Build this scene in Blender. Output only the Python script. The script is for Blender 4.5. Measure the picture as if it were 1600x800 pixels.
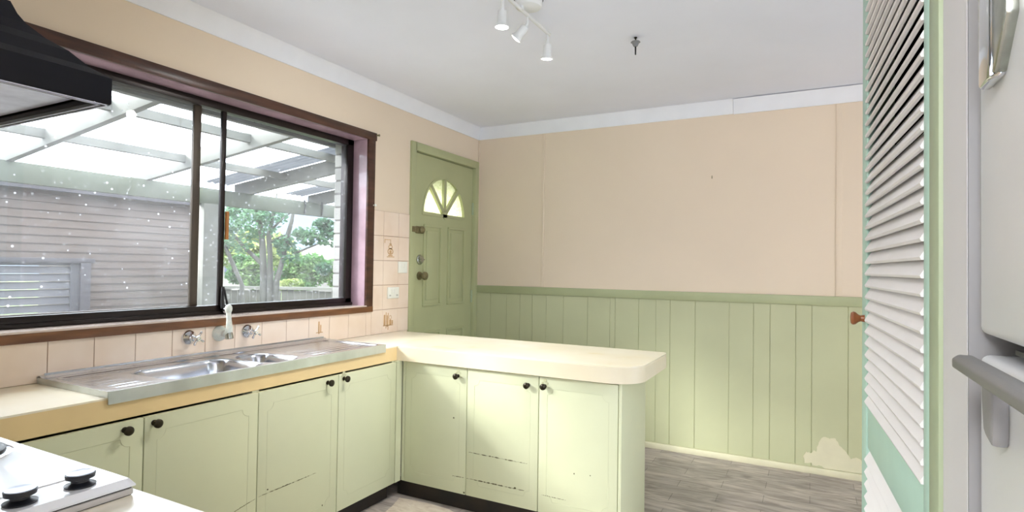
import bpy, bmesh, math, random
from mathutils import Vector, Matrix
random.seed(7)
for o in list(bpy.data.objects): bpy.data.objects.remove(o)
SC = bpy.context.scene
COL = SC.collection
PI = math.pi

# ------------------------------------------------------------------ camera
CAM_H = 1.2432
def cam_axes(yaw, pitch, roll):
    a, b, r = map(math.radians, (yaw, pitch, roll))
    F = Vector((-math.sin(a)*math.cos(b), math.cos(a)*math.cos(b), math.sin(b)))
    R0 = Vector((math.cos(a), math.sin(a), 0)); U0 = R0.cross(F)
    return math.cos(r)*R0+math.sin(r)*U0, -math.sin(r)*R0+math.cos(r)*U0, F
R, U, F = cam_axes(27.5453, 1.1211, .8386)
cd = bpy.data.cameras.new('camera'); cam = bpy.data.objects.new('camera', cd); COL.objects.link(cam)
cd.sensor_width = 36; cd.lens = 895.5/1600*36; cd.clip_start = .02; cd.clip_end = 500
m = Matrix((R, U, -F)).transposed().to_4x4(); m.translation = Vector((0, 0, CAM_H)); cam.matrix_world = m
SC.camera = cam

# ------------------------------------------------------------------ world, lights, exposure
SC.view_settings.view_transform = 'Standard'; SC.view_settings.look = 'None'
SC.view_settings.gamma = 1; SC.view_settings.use_curve_mapping = False
SC.view_settings.exposure = 0.08
SKY = 13.0
w = bpy.data.worlds.new('world'); SC.world = w; w.use_nodes = True
nt = w.node_tree; bg = nt.nodes['Background']
tc = nt.nodes.new('ShaderNodeTexCoord'); sep = nt.nodes.new('ShaderNodeSeparateXYZ'); rp = nt.nodes.new('ShaderNodeValToRGB')
nt.links.new(tc.outputs['Generated'], sep.inputs[0]); nt.links.new(sep.outputs['Z'], rp.inputs[0]); nt.links.new(rp.outputs[0], bg.inputs[0])
rp.color_ramp.elements[0].position = 0.0; rp.color_ramp.elements[0].color = (.26, .31, .40, 1)
rp.color_ramp.elements[1].position = .6; rp.color_ramp.elements[1].color = (.93, .97, 1, 1)
bg.inputs[1].default_value = SKY

def area(name, loc, target, sx, sy, power, col=(1, 1, 1), portal=False, spread=180):
    l = bpy.data.lights.new(name, 'AREA'); l.shape = 'RECTANGLE'; l.size = sx; l.size_y = sy; l.energy = power; l.color = col
    l.spread = math.radians(spread)
    o = bpy.data.objects.new(name, l); COL.objects.link(o); o.location = loc
    o.rotation_euler = (Vector(target)-Vector(loc)).to_track_quat('-Z', 'Y').to_euler()
    if portal: l.cycles.is_portal = True
    return o
# hazy sun, softened by cloud, coming in over the patio roof
sl = bpy.data.lights.new('sun', 'SUN'); sl.energy = 15; sl.angle = math.radians(11); sl.color = (1, .97, .92)
so = bpy.data.objects.new('sun', sl); COL.objects.link(so); so.rotation_euler = Vector((1, .92, -.76)).to_track_quat('-Z', 'Y').to_euler()
# added, unseen area fills behind and beside the camera
area('fill_right_opening', (2.72, 2.62, 1.1), (0, 2.7, .9), .85, 2.0, 6, (1, .985, .96))  # added fill standing in the unseen right-hand opening
area('fill_rear_opening', (.9, -2.12, 1.4), (-.4, 2, .9), 2.4, 1.6, 30, (.97, .985, 1))  # added fill at the unseen opening behind the camera
area('fill_fridge_side', (-.45, -1.1, 2.25), (.2, .95, 1.1), .5, .5, 38, (1, .98, .95))  # added unseen fill to brighten the refrigerator and pantry side
area('kitchen_window_portal', (-2.62, 1.66, 1.5), (0, 1.66, 1.5), 2.1, .95, 1, portal=True)

# ------------------------------------------------------------------ materials
def newmat(name):
    mt = bpy.data.materials.new(name); mt.use_nodes = True
    return mt, mt.node_tree, mt.node_tree.nodes['Principled BSDF']
def lin(c):
    return tuple(((v/255)/12.92 if v/255 <= .04045 else ((v/255+.055)/1.055)**2.4) for v in c)+(1,)
MATS = {}
def M(name, rgb, rough=.5, metal=0, noise=.04, scale=8, bump=0, bscale=60, spec=.5, stretch=(1, 1, 1), rnoise=0, coat=0):
    """painted / plain surface: colour varied softly by noise"""
    if name in MATS: return MATS[name]
    mt, t, b = newmat(name); MATS[name] = mt
    c = lin(rgb)
    co = t.nodes.new('ShaderNodeTexCoord'); mp = t.nodes.new('ShaderNodeMapping'); mp.inputs['Scale'].default_value = stretch
    t.links.new(co.outputs['Object'], mp.inputs[0])
    n = t.nodes.new('ShaderNodeTexNoise'); n.inputs['Scale'].default_value = scale; n.inputs['Detail'].default_value = 5
    t.links.new(mp.outputs[0], n.inputs[0])
    r = t.nodes.new('ShaderNodeValToRGB'); t.links.new(n.outputs['Fac'], r.inputs[0])
    r.color_ramp.elements[0].position = .3; r.color_ramp.elements[1].position = .7
    r.color_ramp.elements[0].color = tuple(v*(1-noise) for v in c[:3])+(1,)
    r.color_ramp.elements[1].color = tuple(min(1, v*(1+noise)) for v in c[:3])+(1,)
    t.links.new(r.outputs[0], b.inputs['Base Color'])
    b.inputs['Roughness'].default_value = rough; b.inputs['Metallic'].default_value = metal
    b.inputs['Specular IOR Level'].default_value = spec
    if coat: b.inputs['Coat Weight'].default_value = coat
    if rnoise:
        mr = t.nodes.new('ShaderNodeMapRange'); mr.inputs['To Min'].default_value = rough-rnoise; mr.inputs['To Max'].default_value = rough+rnoise
        t.links.new(n.outputs['Fac'], mr.inputs[0]); t.links.new(mr.outputs[0], b.inputs['Roughness'])
    if bump:
        n2 = t.nodes.new('ShaderNodeTexNoise'); n2.inputs['Scale'].default_value = bscale; n2.inputs['Detail'].default_value = 3
        t.links.new(mp.outputs[0], n2.inputs[0])
        bp = t.nodes.new('ShaderNodeBump'); bp.inputs['Strength'].default_value = bump; bp.inputs['Distance'].default_value = .005
        t.links.new(n2.outputs['Fac'], bp.inputs['Height']); t.links.new(bp.outputs[0], b.inputs['Normal'])
    return mt
def ramp_mat(name, stops, rough=.5, scale=5, stretch=(1, 1, 1), detail=6, bump=0, dist=0, metal=0, spec=.5):
    """several colours spread by noise, for wood, stone and stained surfaces"""
    if name in MATS: return MATS[name]
    mt, t, b = newmat(name); MATS[name] = mt
    co = t.nodes.new('ShaderNodeTexCoord'); mp = t.nodes.new('ShaderNodeMapping'); mp.inputs['Scale'].default_value = stretch
    t.links.new(co.outputs['Object'], mp.inputs[0])
    n = t.nodes.new('ShaderNodeTexNoise'); n.inputs['Scale'].default_value = scale; n.inputs['Detail'].default_value = detail; n.inputs['Distortion'].default_value = dist
    t.links.new(mp.outputs[0], n.inputs[0])
    r = t.nodes.new('ShaderNodeValToRGB'); t.links.new(n.outputs['Fac'], r.inputs[0])
    while len(r.color_ramp.elements) < len(stops): r.color_ramp.elements.new(.5)
    for e, (p, c) in zip(r.color_ramp.elements, stops): e.position = p; e.color = lin(c)
    t.links.new(r.outputs[0], b.inputs['Base Color'])
    b.inputs['Roughness'].default_value = rough; b.inputs['Metallic'].default_value = metal; b.inputs['Specular IOR Level'].default_value = spec
    if bump:
        bp = t.nodes.new('ShaderNodeBump'); bp.inputs['Strength'].default_value = bump; bp.inputs['Distance'].default_value = .01
        t.links.new(n.outputs['Fac'], bp.inputs['Height']); t.links.new(bp.outputs[0], b.inputs['Normal'])
    return mt
m_ceil = M('white_ceiling_paint', (236, 239, 250), .8, noise=.015, scale=3)
m_corn = M('cornice_paint', (236, 238, 242), .6, noise=.02)
m_peach = M('peach_wall_paint', (231, 214, 191), .6, noise=.02, scale=2, bump=.05, bscale=90)
m_sage = M('sage_green_paint', (176, 180, 138), .5, noise=.05, scale=3, bump=.04, bscale=40)
m_wains = M('wainscot_green_paint', (190, 193, 155), .5, noise=.05, scale=2.5)
m_rail = M('rail_green_paint', (174, 180, 140), .45, noise=.04)
m_groove = M('board_groove_paint', (138, 148, 104), .6)
m_cab = M('cabinet_green_paint', (203, 206, 174), .42, noise=.035, scale=3, bump=.03, bscale=30)
m_cab_line = M('cabinet_ghost_line', (195, 198, 166), .45)
m_chip = M('chipped_paint_dark', (92, 88, 62), .8, noise=.25, scale=60)
m_patch = M('bare_plaster_cream', (218, 214, 184), .8, noise=.05)
m_kick = ramp_mat('black_kickboard', [(.3, (12, 11, 10)), (.75, (46, 34, 24))], .6, 9)
m_knob = M('dark_antique_knob', (44, 38, 24), .35, .6, noise=.3, scale=90)
m_plate = M('knob_backplate_ghost', (196, 196, 160), .4, noise=.15, scale=120)
m_top = ramp_mat('cream_laminate', [(.28, (228, 204, 150)), (.4, (238, 228, 202)), (.7, (243, 238, 224))], .2, 1.9, detail=4)
m_edge = M('yellow_laminate_edge', (227, 201, 150), .4, noise=.06, scale=4)
m_edge2 = ramp_mat('cream_laminate_edge', [(.3, (226, 214, 184)), (.7, (230, 220, 196))], .4, 3)
m_steel = M('brushed_stainless', (200, 204, 211), .21, 1, noise=.04, scale=5, stretch=(8, 1, 8), rnoise=.07)
m_steel2 = M('worn_steel_edge', (208, 214, 214), .34, .95, noise=.12, scale=10, rnoise=.1)
m_chrome = M('chrome', (226, 228, 232), .09, 1, noise=.02)
m_chromed = M('aged_chrome', (176, 180, 172), .25, 1, noise=.15, scale=60)
m_spout = ramp_mat('aged_spout_plating', [(.35, (206, 214, 206)), (.7, (232, 230, 218))], .3, 60)
m_brass = M('dull_brass', (132, 124, 92), .4, .7, noise=.2, scale=80)
m_maho = ramp_mat('mahogany_stained_timber', [(.3, (54, 33, 25)), (.7, (86, 54, 40))], .3, 6, (6, .8, 6))
m_sillw = ramp_mat('orange_brown_timber', [(.25, (88, 54, 32)), (.6, (122, 80, 48)), (.8, (146, 102, 62))], .35, 7, (5, 1, 5))
m_reveal = M('varnished_reveal_sky_sheen', (176, 148, 160), .18, noise=.15, scale=8, spec=.8, coat=.6)  # sky reflection on dark varnished timber, put into the base colour
m_sill = M('sill_window_sheen', (206, 190, 180), .2, noise=.08, coat=.5)  # bright window reflection on the sill, put into the pale colour
m_alu = M('dark_bronze_aluminium', (24, 14, 12), .3, .3, noise=.1)
m_alu2 = M('brown_grey_aluminium', (74, 64, 54), .4, .3, noise=.1)
m_orange = M('worn_orange_latch', (176, 116, 56), .5)
m_black = M('black_plastic', (18, 18, 20), .4)
m_hood = M('black_hood_enamel', (10, 11, 20), .45, noise=.1, spec=.25)
m_hoodin = M('hood_filter_metal', (226, 230, 248), .45, .8, noise=.1, scale=30)
m_hoodg = M('grey_flue_metal', (150, 148, 156), .4, .2)
m_white = M('white_enamel', (236, 238, 244), .12, noise=.01, coat=.4)
m_whites = M('white_plastic', (236, 236, 226), .35, noise=.01)
m_fridge = M('fridge_white', (226, 228, 231), .38, noise=.015, bump=.02, bscale=200)
m_fgrey = M('grey_fridge_handle', (122, 122, 122), .45, noise=.03)
m_gasket_shade = M('grey_gasket_and_shade', (150, 150, 152), .6)  # gasket grey, also the painted shade on the wall end
m_mint = M('mint_green_paint', (184, 218, 204), .45, noise=.03)
m_slat = M('white_slat_paint', (244, 241, 242), .5, noise=.02)
m_arch = M('sage_architrave_paint', (172, 186, 154), .5, noise=.04)
m_nib = M('white_wall_paint', (222, 221, 223), .6, noise=.012)
m_dark = M('dark_cupboard_inside', (30, 22, 18), .9)
m_knobw = M('varnished_timber_knob', (150, 88, 50), .3, noise=.15, scale=40)
m_spot = M('white_lamp_metal', (224, 224, 220), .4, noise=.01)
m_motif = M('brown_tile_motif', (196, 158, 112), .4, noise=.1, scale=60)
m_grout = M('brown_grout', (168, 134, 112), .8)
m_concrete = M('patio_paving', (150, 146, 138), .9, noise=.1)

def tile_mat():
    mt, t, b = newmat('cream_tile_glaze')
    co = t.nodes.new('ShaderNodeTexCoord'); n = t.nodes.new('ShaderNodeTexNoise'); n.inputs['Scale'].default_value = 6
    r = t.nodes.new('ShaderNodeValToRGB'); t.links.new(co.outputs['Object'], n.inputs[0]); t.links.new(n.outputs['Fac'], r.inputs[0])
    r.color_ramp.elements[0].color = lin((232, 211, 190)); r.color_ramp.elements[1].color = lin((240, 223, 206))
    r.color_ramp.elements[0].position = .3; r.color_ramp.elements[1].position = .7
    t.links.new(r.outputs[0], b.inputs['Base Color']); b.inputs['Roughness'].default_value = .22
    return mt
m_tile = tile_mat()

def floor_mat():
    mt, t, b = newmat('grey_plank_vinyl')
    co = t.nodes.new('ShaderNodeTexCoord')
    br = t.nodes.new('ShaderNodeTexBrick'); t.links.new(co.outputs['Object'], br.inputs[0])
    br.inputs['Scale'].default_value = 1; br.inputs['Brick Width'].default_value = .46; br.inputs['Row Height'].default_value = .115
    br.inputs['Mortar Size'].default_value = .0022; br.inputs['Mortar Smooth'].default_value = .4; br.inputs['Bias'].default_value = .1
    br.inputs['Color1'].default_value = lin((186, 177, 170)); br.inputs['Color2'].default_value = lin((166, 158, 153)); br.inputs['Mortar'].default_value = lin((134, 127, 122))
    mp = t.nodes.new('ShaderNodeMapping'); mp.inputs['Scale'].default_value = (2.2, 9, 1); t.links.new(co.outputs['Object'], mp.inputs[0])
    n = t.nodes.new('ShaderNodeTexNoise'); n.inputs['Scale'].default_value = 2.4; n.inputs['Detail'].default_value = 8; n.inputs['Distortion'].default_value = 1.2
    t.links.new(mp.outputs[0], n.inputs[0])
    r = t.nodes.new('ShaderNodeValToRGB'); t.links.new(n.outputs['Fac'], r.inputs[0])
    r.color_ramp.elements[0].position = .34; r.color_ramp.elements[0].color = (.62, .60, .58, 1)
    r.color_ramp.elements[1].position = .66; r.color_ramp.elements[1].color = (1.15, 1.14, 1.12, 1)
    mx = t.nodes.new('ShaderNodeMix'); mx.data_type = 'RGBA'; mx.blend_type = 'MULTIPLY'; mx.inputs['Factor'].default_value = 1
    t.links.new(br.outputs['Color'], mx.inputs['A']); t.links.new(r.outputs[0], mx.inputs['B']); t.links.new(mx.outputs['Result'], b.inputs['Base Color'])
    b.inputs['Roughness'].default_value = .5
    return mt
m_floor = floor_mat()
m_mat = ramp_mat('pale_vinyl_offcut', [(.3, (196, 180, 164)), (.55, (216, 204, 188)), (.75, (226, 216, 202))], .5, 7, (2, 5, 1), dist=1)

def siding_mat(name, c1, rough=.7, pitch=.0, noise=.12):
    return M(name, c1, rough, noise=noise, scale=3, stretch=(1, .3, 4))
m_ngar = siding_mat('weathered_garage_boards', (66, 54, 48))
m_ngar_line = M('garage_board_shadow_gap', (30, 25, 25), .8)
m_gframe = M('grey_garage_frame', (44, 41, 47), .7)
m_gdoor = M('pale_louvred_door', (56, 56, 63), .6)
m_gdark = M('dark_garage_glass', (60, 66, 92), .25)
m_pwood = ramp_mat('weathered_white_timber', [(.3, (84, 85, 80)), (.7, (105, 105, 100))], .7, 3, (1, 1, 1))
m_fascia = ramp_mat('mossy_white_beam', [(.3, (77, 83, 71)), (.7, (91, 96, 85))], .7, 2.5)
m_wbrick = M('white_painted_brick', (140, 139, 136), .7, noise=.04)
m_wmort = M('grey_mortar', (91, 89, 85), .9)
m_fence = ramp_mat('weathered_grey_palings', [(.3, (61, 61, 56)), (.7, (79, 79, 72))], .8, 5, (1, 1, .3))
m_bark = ramp_mat('grey_bark', [(.3, (65, 65, 60)), (.7, (93, 93, 87))], .9, 8, (1, 1, .3), bump=.3)
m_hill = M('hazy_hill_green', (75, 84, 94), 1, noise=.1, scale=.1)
m_grass = ramp_mat('grass', [(.3, (70, 96, 44)), (.7, (120, 136, 76))], 1, 4)
m_hwall = M('pale_house_wall', (112, 106, 106), .8)
m_hroof = M('pale_pink_roof', (96, 85, 85), .7)

def sheet_mat(name, col, trans, clear=0):
    mt, t, b = newmat(name)
    out = t.nodes['Material Output']; t.nodes.remove(b)
    d = t.nodes.new('ShaderNodeBsdfDiffuse'); tr = t.nodes.new('ShaderNodeBsdfTranslucent'); mx = t.nodes.new('ShaderNodeMixShader')
    n = t.nodes.new('ShaderNodeTexNoise'); n.inputs['Scale'].default_value = 5
    r = t.nodes.new('ShaderNodeValToRGB'); t.links.new(n.outputs['Fac'], r.inputs[0]); c = lin(col)
    r.color_ramp.elements[0].color = tuple(v*.93 for v in c[:3])+(1,); r.color_ramp.elements[1].color = c
    for s in (d, tr): t.links.new(r.outputs[0], s.inputs[0])
    mx.inputs[0].default_value = trans; t.links.new(d.outputs[0], mx.inputs[1]); t.links.new(tr.outputs[0], mx.inputs[2])
    tp = t.nodes.new('ShaderNodeBsdfTransparent'); m2 = t.nodes.new('ShaderNodeMixShader'); m2.inputs[0].default_value = clear
    t.links.new(mx.outputs[0], m2.inputs[1]); t.links.new(tp.outputs[0], m2.inputs[2]); t.links.new(m2.outputs[0], out.inputs[0])
    return mt
m_poly = sheet_mat('milky_polycarbonate', (250, 252, 255), .82, .5)
m_iron = sheet_mat('grey_roof_iron', (105, 108, 114), .18)
def leaf_mat(name, c1, c2):
    mt, t, b = newmat(name)
    out = t.nodes['Material Output']; t.nodes.remove(b)
    d = t.nodes.new('ShaderNodeBsdfDiffuse'); tr = t.nodes.new('ShaderNodeBsdfTranslucent'); mx = t.nodes.new('ShaderNodeMixShader')
    co = t.nodes.new('ShaderNodeTexCoord'); n = t.nodes.new('ShaderNodeTexNoise'); n.inputs['Scale'].default_value = 2.5; t.links.new(co.outputs['Object'], n.inputs[0])
    r = t.nodes.new('ShaderNodeValToRGB'); t.links.new(n.outputs['Fac'], r.inputs[0])
    r.color_ramp.elements[0].position = .35; r.color_ramp.elements[1].position = .65
    r.color_ramp.elements[0].color = lin(c1); r.color_ramp.elements[1].color = lin(c2)
    for s in (d, tr): t.links.new(r.outputs[0], s.inputs[0])
    mx.inputs[0].default_value = .4; t.links.new(d.outputs[0], mx.inputs[1]); t.links.new(tr.outputs[0], mx.inputs[2]); t.links.new(mx.outputs[0], out.inputs[0])
    return mt
m_leaf = leaf_mat('green_leaves', (64, 99, 61), (115, 144, 89))
m_leaf2 = leaf_mat('blue_green_leaves', (71, 104, 82), (107, 137, 107))
m_leaf3 = leaf_mat('yellow_green_leaves', (104, 126, 72), (150, 159, 105))

def glass_mat(name, haze, spots, tint=(.92, .94, .95)):
    """window pane: clear glass, a faint film of dust and dried water spots"""
    mt, t, b = newmat(name); out = t.nodes['Material Output']; t.nodes.remove(b)
    tr = t.nodes.new('ShaderNodeBsdfTransparent'); tr.inputs[0].default_value = tint+(1,)
    gl = t.nodes.new('ShaderNodeBsdfGlossy'); gl.inputs['Roughness'].default_value = .02
    lw = t.nodes.new('ShaderNodeLayerWeight'); lw.inputs[0].default_value = .5
    pw = t.nodes.new('ShaderNodeMath'); pw.operation = 'POWER'; pw.inputs[1].default_value = 5; t.links.new(lw.outputs['Facing'], pw.inputs[0])
    fr = t.nodes.new('ShaderNodeMath'); fr.operation = 'MULTIPLY_ADD'; fr.inputs[1].default_value = .9; fr.inputs[2].default_value = .035; t.links.new(pw.outputs[0], fr.inputs[0])
    m1 = t.nodes.new('ShaderNodeMixShader'); t.links.new(fr.outputs[0], m1.inputs[0]); t.links.new(tr.outputs[0], m1.inputs[1]); t.links.new(gl.outputs[0], m1.inputs[2])
    df = t.nodes.new('ShaderNodeBsdfDiffuse'); df.inputs[0].default_value = (.8, .82, .88, 1)
    tl = t.nodes.new('ShaderNodeBsdfTranslucent'); tl.inputs[0].default_value = (.8, .82, .88, 1)
    m2 = t.nodes.new('ShaderNodeMixShader'); m2.inputs[0].default_value = .6; t.links.new(df.outputs[0], m2.inputs[1]); t.links.new(tl.outputs[0], m2.inputs[2])
    co = t.nodes.new('ShaderNodeTexCoord')
    v = t.nodes.new('ShaderNodeTexVoronoi'); v.inputs['Scale'].default_value = 34; t.links.new(co.outputs['Object'], v.inputs[0])
    n = t.nodes.new('ShaderNodeTexNoise'); n.inputs['Scale'].default_value = 5; n.inputs['Detail'].default_value = 5; t.links.new(co.outputs['Object'], n.inputs[0])
    lt = t.nodes.new('ShaderNodeMapRange'); lt.inputs['From Min'].default_value = .24; lt.inputs['From Max'].default_value = .12; t.links.new(v.outputs['Distance'], lt.inputs[0])
    sep = t.nodes.new('ShaderNodeSeparateColor'); t.links.new(v.outputs['Color'], sep.inputs[0])
    gt = t.nodes.new('ShaderNodeMapRange'); gt.inputs['From Min'].default_value = .2; gt.inputs['From Max'].default_value = 1.0; t.links.new(sep.outputs[0], gt.inputs[0])
    a = t.nodes.new('ShaderNodeMath'); a.operation = 'MULTIPLY'; t.links.new(lt.outputs[0], a.inputs[0]); t.links.new(gt.outputs[0], a.inputs[1])
    a2 = t.nodes.new('ShaderNodeMath'); a2.operation = 'MULTIPLY'; t.links.new(a.outputs[0], a2.inputs[0]); a2.inputs[1].default_value = spots
    nh = t.nodes.new('ShaderNodeMapRange'); nh.inputs['From Min'].default_value = .3; nh.inputs['From Max'].default_value = .75
    nh.inputs['To Min'].default_value = haze*.55; nh.inputs['To Max'].default_value = haze*1.5; t.links.new(n.outputs['Fac'], nh.inputs[0])
    s = t.nodes.new('ShaderNodeMath'); s.operation = 'ADD'; s.use_clamp = True; t.links.new(a2.outputs[0], s.inputs[0]); t.links.new(nh.outputs[0], s.inputs[1])
    m3 = t.nodes.new('ShaderNodeMixShader'); t.links.new(s.outputs[0], m3.inputs[0]); t.links.new(m1.outputs[0], m3.inputs[1]); t.links.new(m2.outputs[0], m3.inputs[2])
    t.links.new(m3.outputs[0], out.inputs[0]); return mt
m_glassd = glass_mat('dusty_spotted_glass', .055, .9)
m_glassc = glass_mat('clear_glass', .035, .15)
m_pebble = M('pebbled_glass', (228, 232, 200), .3, noise=.12, scale=90)
_p = m_pebble.node_tree.nodes['Principled BSDF']; _p.inputs['Transmission Weight'].default_value = .0
def pebble():
    mt, t, b = newmat('pebbled_fanlight_glass'); out = t.nodes['Material Output']; t.nodes.remove(b)
    tl = t.nodes.new('ShaderNodeBsdfTranslucent'); gl = t.nodes.new('ShaderNodeBsdfGlossy'); gl.inputs['Roughness'].default_value = .2
    n = t.nodes.new('ShaderNodeTexVoronoi'); n.inputs['Scale'].default_value = 70; co = t.nodes.new('ShaderNodeTexCoord'); t.links.new(co.outputs['Object'], n.inputs[0])
    r = t.nodes.new('ShaderNodeValToRGB'); t.links.new(n.outputs['Distance'], r.inputs[0])
    r.color_ramp.elements[0].color = lin((250, 250, 232)); r.color_ramp.elements[1].color = lin((214, 218, 178)); t.links.new(r.outputs[0], tl.inputs[0])
    mx = t.nodes.new('ShaderNodeMixShader'); mx.inputs[0].default_value = .08; t.links.new(tl.outputs[0], mx.inputs[1]); t.links.new(gl.outputs[0], mx.inputs[2])
    t.links.new(mx.outputs[0], out.inputs[0]); return mt
m_pebble = pebble()
def emit(name, col, s):
    mt, t, b = newmat(name); b.inputs['Emission Color'].default_value = col+(1,); b.inputs['Emission Strength'].default_value = s
    b.inputs['Base Color'].default_value = (.8, .8, .8, 1); return mt
m_bulb = emit('lit_lamp_face', (1, .97, .9), 14)
m_bulb2 = emit('lit_lamp_face_dim', (1, .97, .9), 5)

# ------------------------------------------------------------------ geometry helpers
class MB:
    def __init__(s): s.v = []; s.f = []; s.mi = []; s.cur = 0
    def add(s, vs, fs):
        k = len(s.v); s.v += [tuple(v) for v in vs]; s.f += [tuple(k+i for i in f) for f in fs]; s.mi += [s.cur]*len(fs); return s
    def box(s, x0, x1, y0, y1, z0, z1):
        x0, x1 = sorted((x0, x1)); y0, y1 = sorted((y0, y1)); z0, z1 = sorted((z0, z1))
        return s.add([(x0, y0, z0), (x1, y0, z0), (x1, y1, z0), (x0, y1, z0), (x0, y0, z1), (x1, y0, z1), (x1, y1, z1), (x0, y1, z1)],
                     [(0, 3, 2, 1), (4, 5, 6, 7), (0, 1, 5, 4), (1, 2, 6, 5), (2, 3, 7, 6), (3, 0, 4, 7)])
    def prism(s, poly, d0, d1, axis='z'):
        """poly: 2D outline; extruded along axis from d0 to d1"""
        def P(a, b, c): return {'z': (a, b, c), 'x': (c, a, b), 'y': (a, c, b)}[axis]
        n = len(poly); vs = [P(a, b, d0) for a, b in poly]+[P(a, b, d1) for a, b in poly]
        fs = [tuple(range(n))[::-1], tuple(range(n, 2*n))]+[(i, (i+1) % n, n+(i+1) % n, n+i) for i in range(n)]
        return s.add(vs, fs)
    def tube(s, pts, rad, seg=12, cap=True):
        pts = [Vector(p) for p in pts]; rs = rad if isinstance(rad, (list, tuple)) else [rad]*len(pts)
        vs = []; fs = []; prev = None
        for i, p in enumerate(pts):
            d = (pts[min(i+1, len(pts)-1)]-pts[max(i-1, 0)])
            if d.length < 1e-9: d = Vector((0, 0, 1))
            d.normalize()
            if prev is None:
                a = d.orthogonal().normalized()
            else:
                a = (prev-d*prev.dot(d))
                a = a.normalized() if a.length > 1e-6 else d.orthogonal().normalized()
            prev = a; b = d.cross(a)
            for k in range(seg):
                t = 2*PI*k/seg; vs.append(p+(a*math.cos(t)+b*math.sin(t))*rs[i])
        for i in range(len(pts)-1):
            for k in range(seg):
                k2 = (k+1) % seg; fs.append((i*seg+k, i*seg+k2, (i+1)*seg+k2, (i+1)*seg+k))
        if cap: fs.append(tuple(range(seg))[::-1]); fs.append(tuple((len(pts)-1)*seg+k for k in range(seg)))
        return s.add(vs, fs)
    def lathe(s, base, axis, prof, seg=24):
        """prof: list of (distance along axis, radius)"""
        base = Vector(base); d = Vector(axis).normalized(); a = d.orthogonal().normalized(); b = d.cross(a); vs = []; fs = []
        for h, r in prof:
            for k in range(seg):
                t = 2*PI*k/seg; vs.append(base+d*h+(a*math.cos(t)+b*math.sin(t))*max(r, 1e-5))
        for i in range(len(prof)-1):
            for k in range(seg):
                k2 = (k+1) % seg; fs.append((i*seg+k, i*seg+k2, (i+1)*seg+k2, (i+1)*seg+k))
        fs.append(tuple(range(seg))[::-1]); fs.append(tuple((len(prof)-1)*seg+k for k in range(seg)))
        return s.add(vs, fs)
    def build(s, name, mat, parent=None, bevel=0, smooth=35, seg=2):
        off = Vector((0, 0, 0)); q = parent
        while q is not None: off += q.location; q = q.parent
        me = bpy.data.meshes.new(name); me.from_pydata([tuple(Vector(v)-off) for v in s.v], [], s.f)
        mats = mat if isinstance(mat, (list, tuple)) else [mat]
        for mm in mats: me.materials.append(mm)
        if len(mats) > 1:
            for p, i in zip(me.polygons, s.mi): p.material_index = i
        bm = bmesh.new(); bm.from_mesh(me); bmesh.ops.recalc_face_normals(bm, faces=bm.faces)
        if bevel:
            ed = [e for e in bm.edges if len(e.link_faces) == 2 and e.calc_face_angle(0) > .6]
            bmesh.ops.bevel(bm, geom=ed, offset=bevel, segments=seg, affect='EDGES', profile=.5, clamp_overlap=True)
        bm.to_mesh(me); bm.free()
        if smooth:
            for p in me.polygons: p.use_smooth = True
            me.set_sharp_from_angle(angle=math.radians(smooth))
        o = bpy.data.objects.new(name, me); COL.objects.link(o)
        if parent: o.parent = parent
        return o
def tag(o, label=None, cat=None, group=None, kind=None):
    if label: o['label'] = label
    if cat: o['category'] = cat
    if group: o['group'] = group
    if kind: o['kind'] = kind
    return o
def thing(name, label, cat, loc, rz=0, group=None, kind=None):
    o = bpy.data.objects.new(name, None); COL.objects.link(o); o.location = loc; o.rotation_euler = (0, 0, rz); o.empty_display_size = .1
    return tag(o, label, cat, group, kind)
def B(name, mat, parent, *boxes, bevel=0, **k):
    mb = MB()
    for b in boxes: mb.box(*b)
    return mb.build(name, mat, parent, bevel=bevel, **k)

# ================================================================== ROOM SHELL
L = -2.4737; BK = 4.1155; H = 2.4; FL = -.025
XR = 2.62; YR = -2.0; NEAR = .04
tag(B('floor', m_floor, None, (L-.1, XR, YR, BK+.05, FL-.08, FL), smooth=0), kind='structure')
tag(B('ceiling', m_ceil, None, (L-.1, XR+.1, YR-.1, BK+.1, H, H+.06), smooth=0), kind='structure')
# left wall with window opening and door opening
WY0, WY1, WZ0, WZ1 = .52, 2.755, .988, 2.036
DY0, DY1, DZ1 = 3.235, 4.06, 2.068
XO = -2.64
tag(B('wall_left', m_peach, None, (XO, L, YR, WY0, FL, H), (XO, L, WY0, WY1, FL, WZ0), (XO, L, WY0, WY1, WZ1, H), (XO, L, WY1, DY0, FL, H),
      (XO, L, DY0, DY1, DZ1, H), (XO, L, DY1, BK+.1, FL, H), smooth=0), kind='structure')
tag(B('wall_back', m_peach, None, (L, XR+.1, BK, BK+.1, FL, H), smooth=0), kind='structure')
tag(B('wall_near', m_peach, None, (L, -.62, NEAR-.1, NEAR, FL, H), smooth=0), kind='structure')
tag(B('wall_right', m_peach, None, (XR, XR+.1, YR, 2.18, FL, H), (XR, XR+.1, 3.06, BK, FL, H), (XR, XR+.1, 2.18, 3.06, 2.1, H), smooth=0), kind='structure')
tag(B('wall_rear', m_peach, None, (L, -.4, YR-.1, YR, FL, H), (2.2, XR+.1, YR-.1, YR, FL, H), (-.4, 2.2, YR-.1, YR, FL, .6), (-.4, 2.2, YR-.1, YR, 2.2, H), smooth=0), kind='structure')
# white wall end between pantry and refrigerator
tag(B('wall_partition', m_nib, None, (.19, .9, .985, 1.145, FL, H), smooth=0), kind='structure')
tag(B('wall_end_shade', m_gasket_shade, None, (.1905, .33, .979, .9848, FL, H), smooth=0), kind='structure')  # added strip: shade of the wall's end face painted as grey
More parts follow.
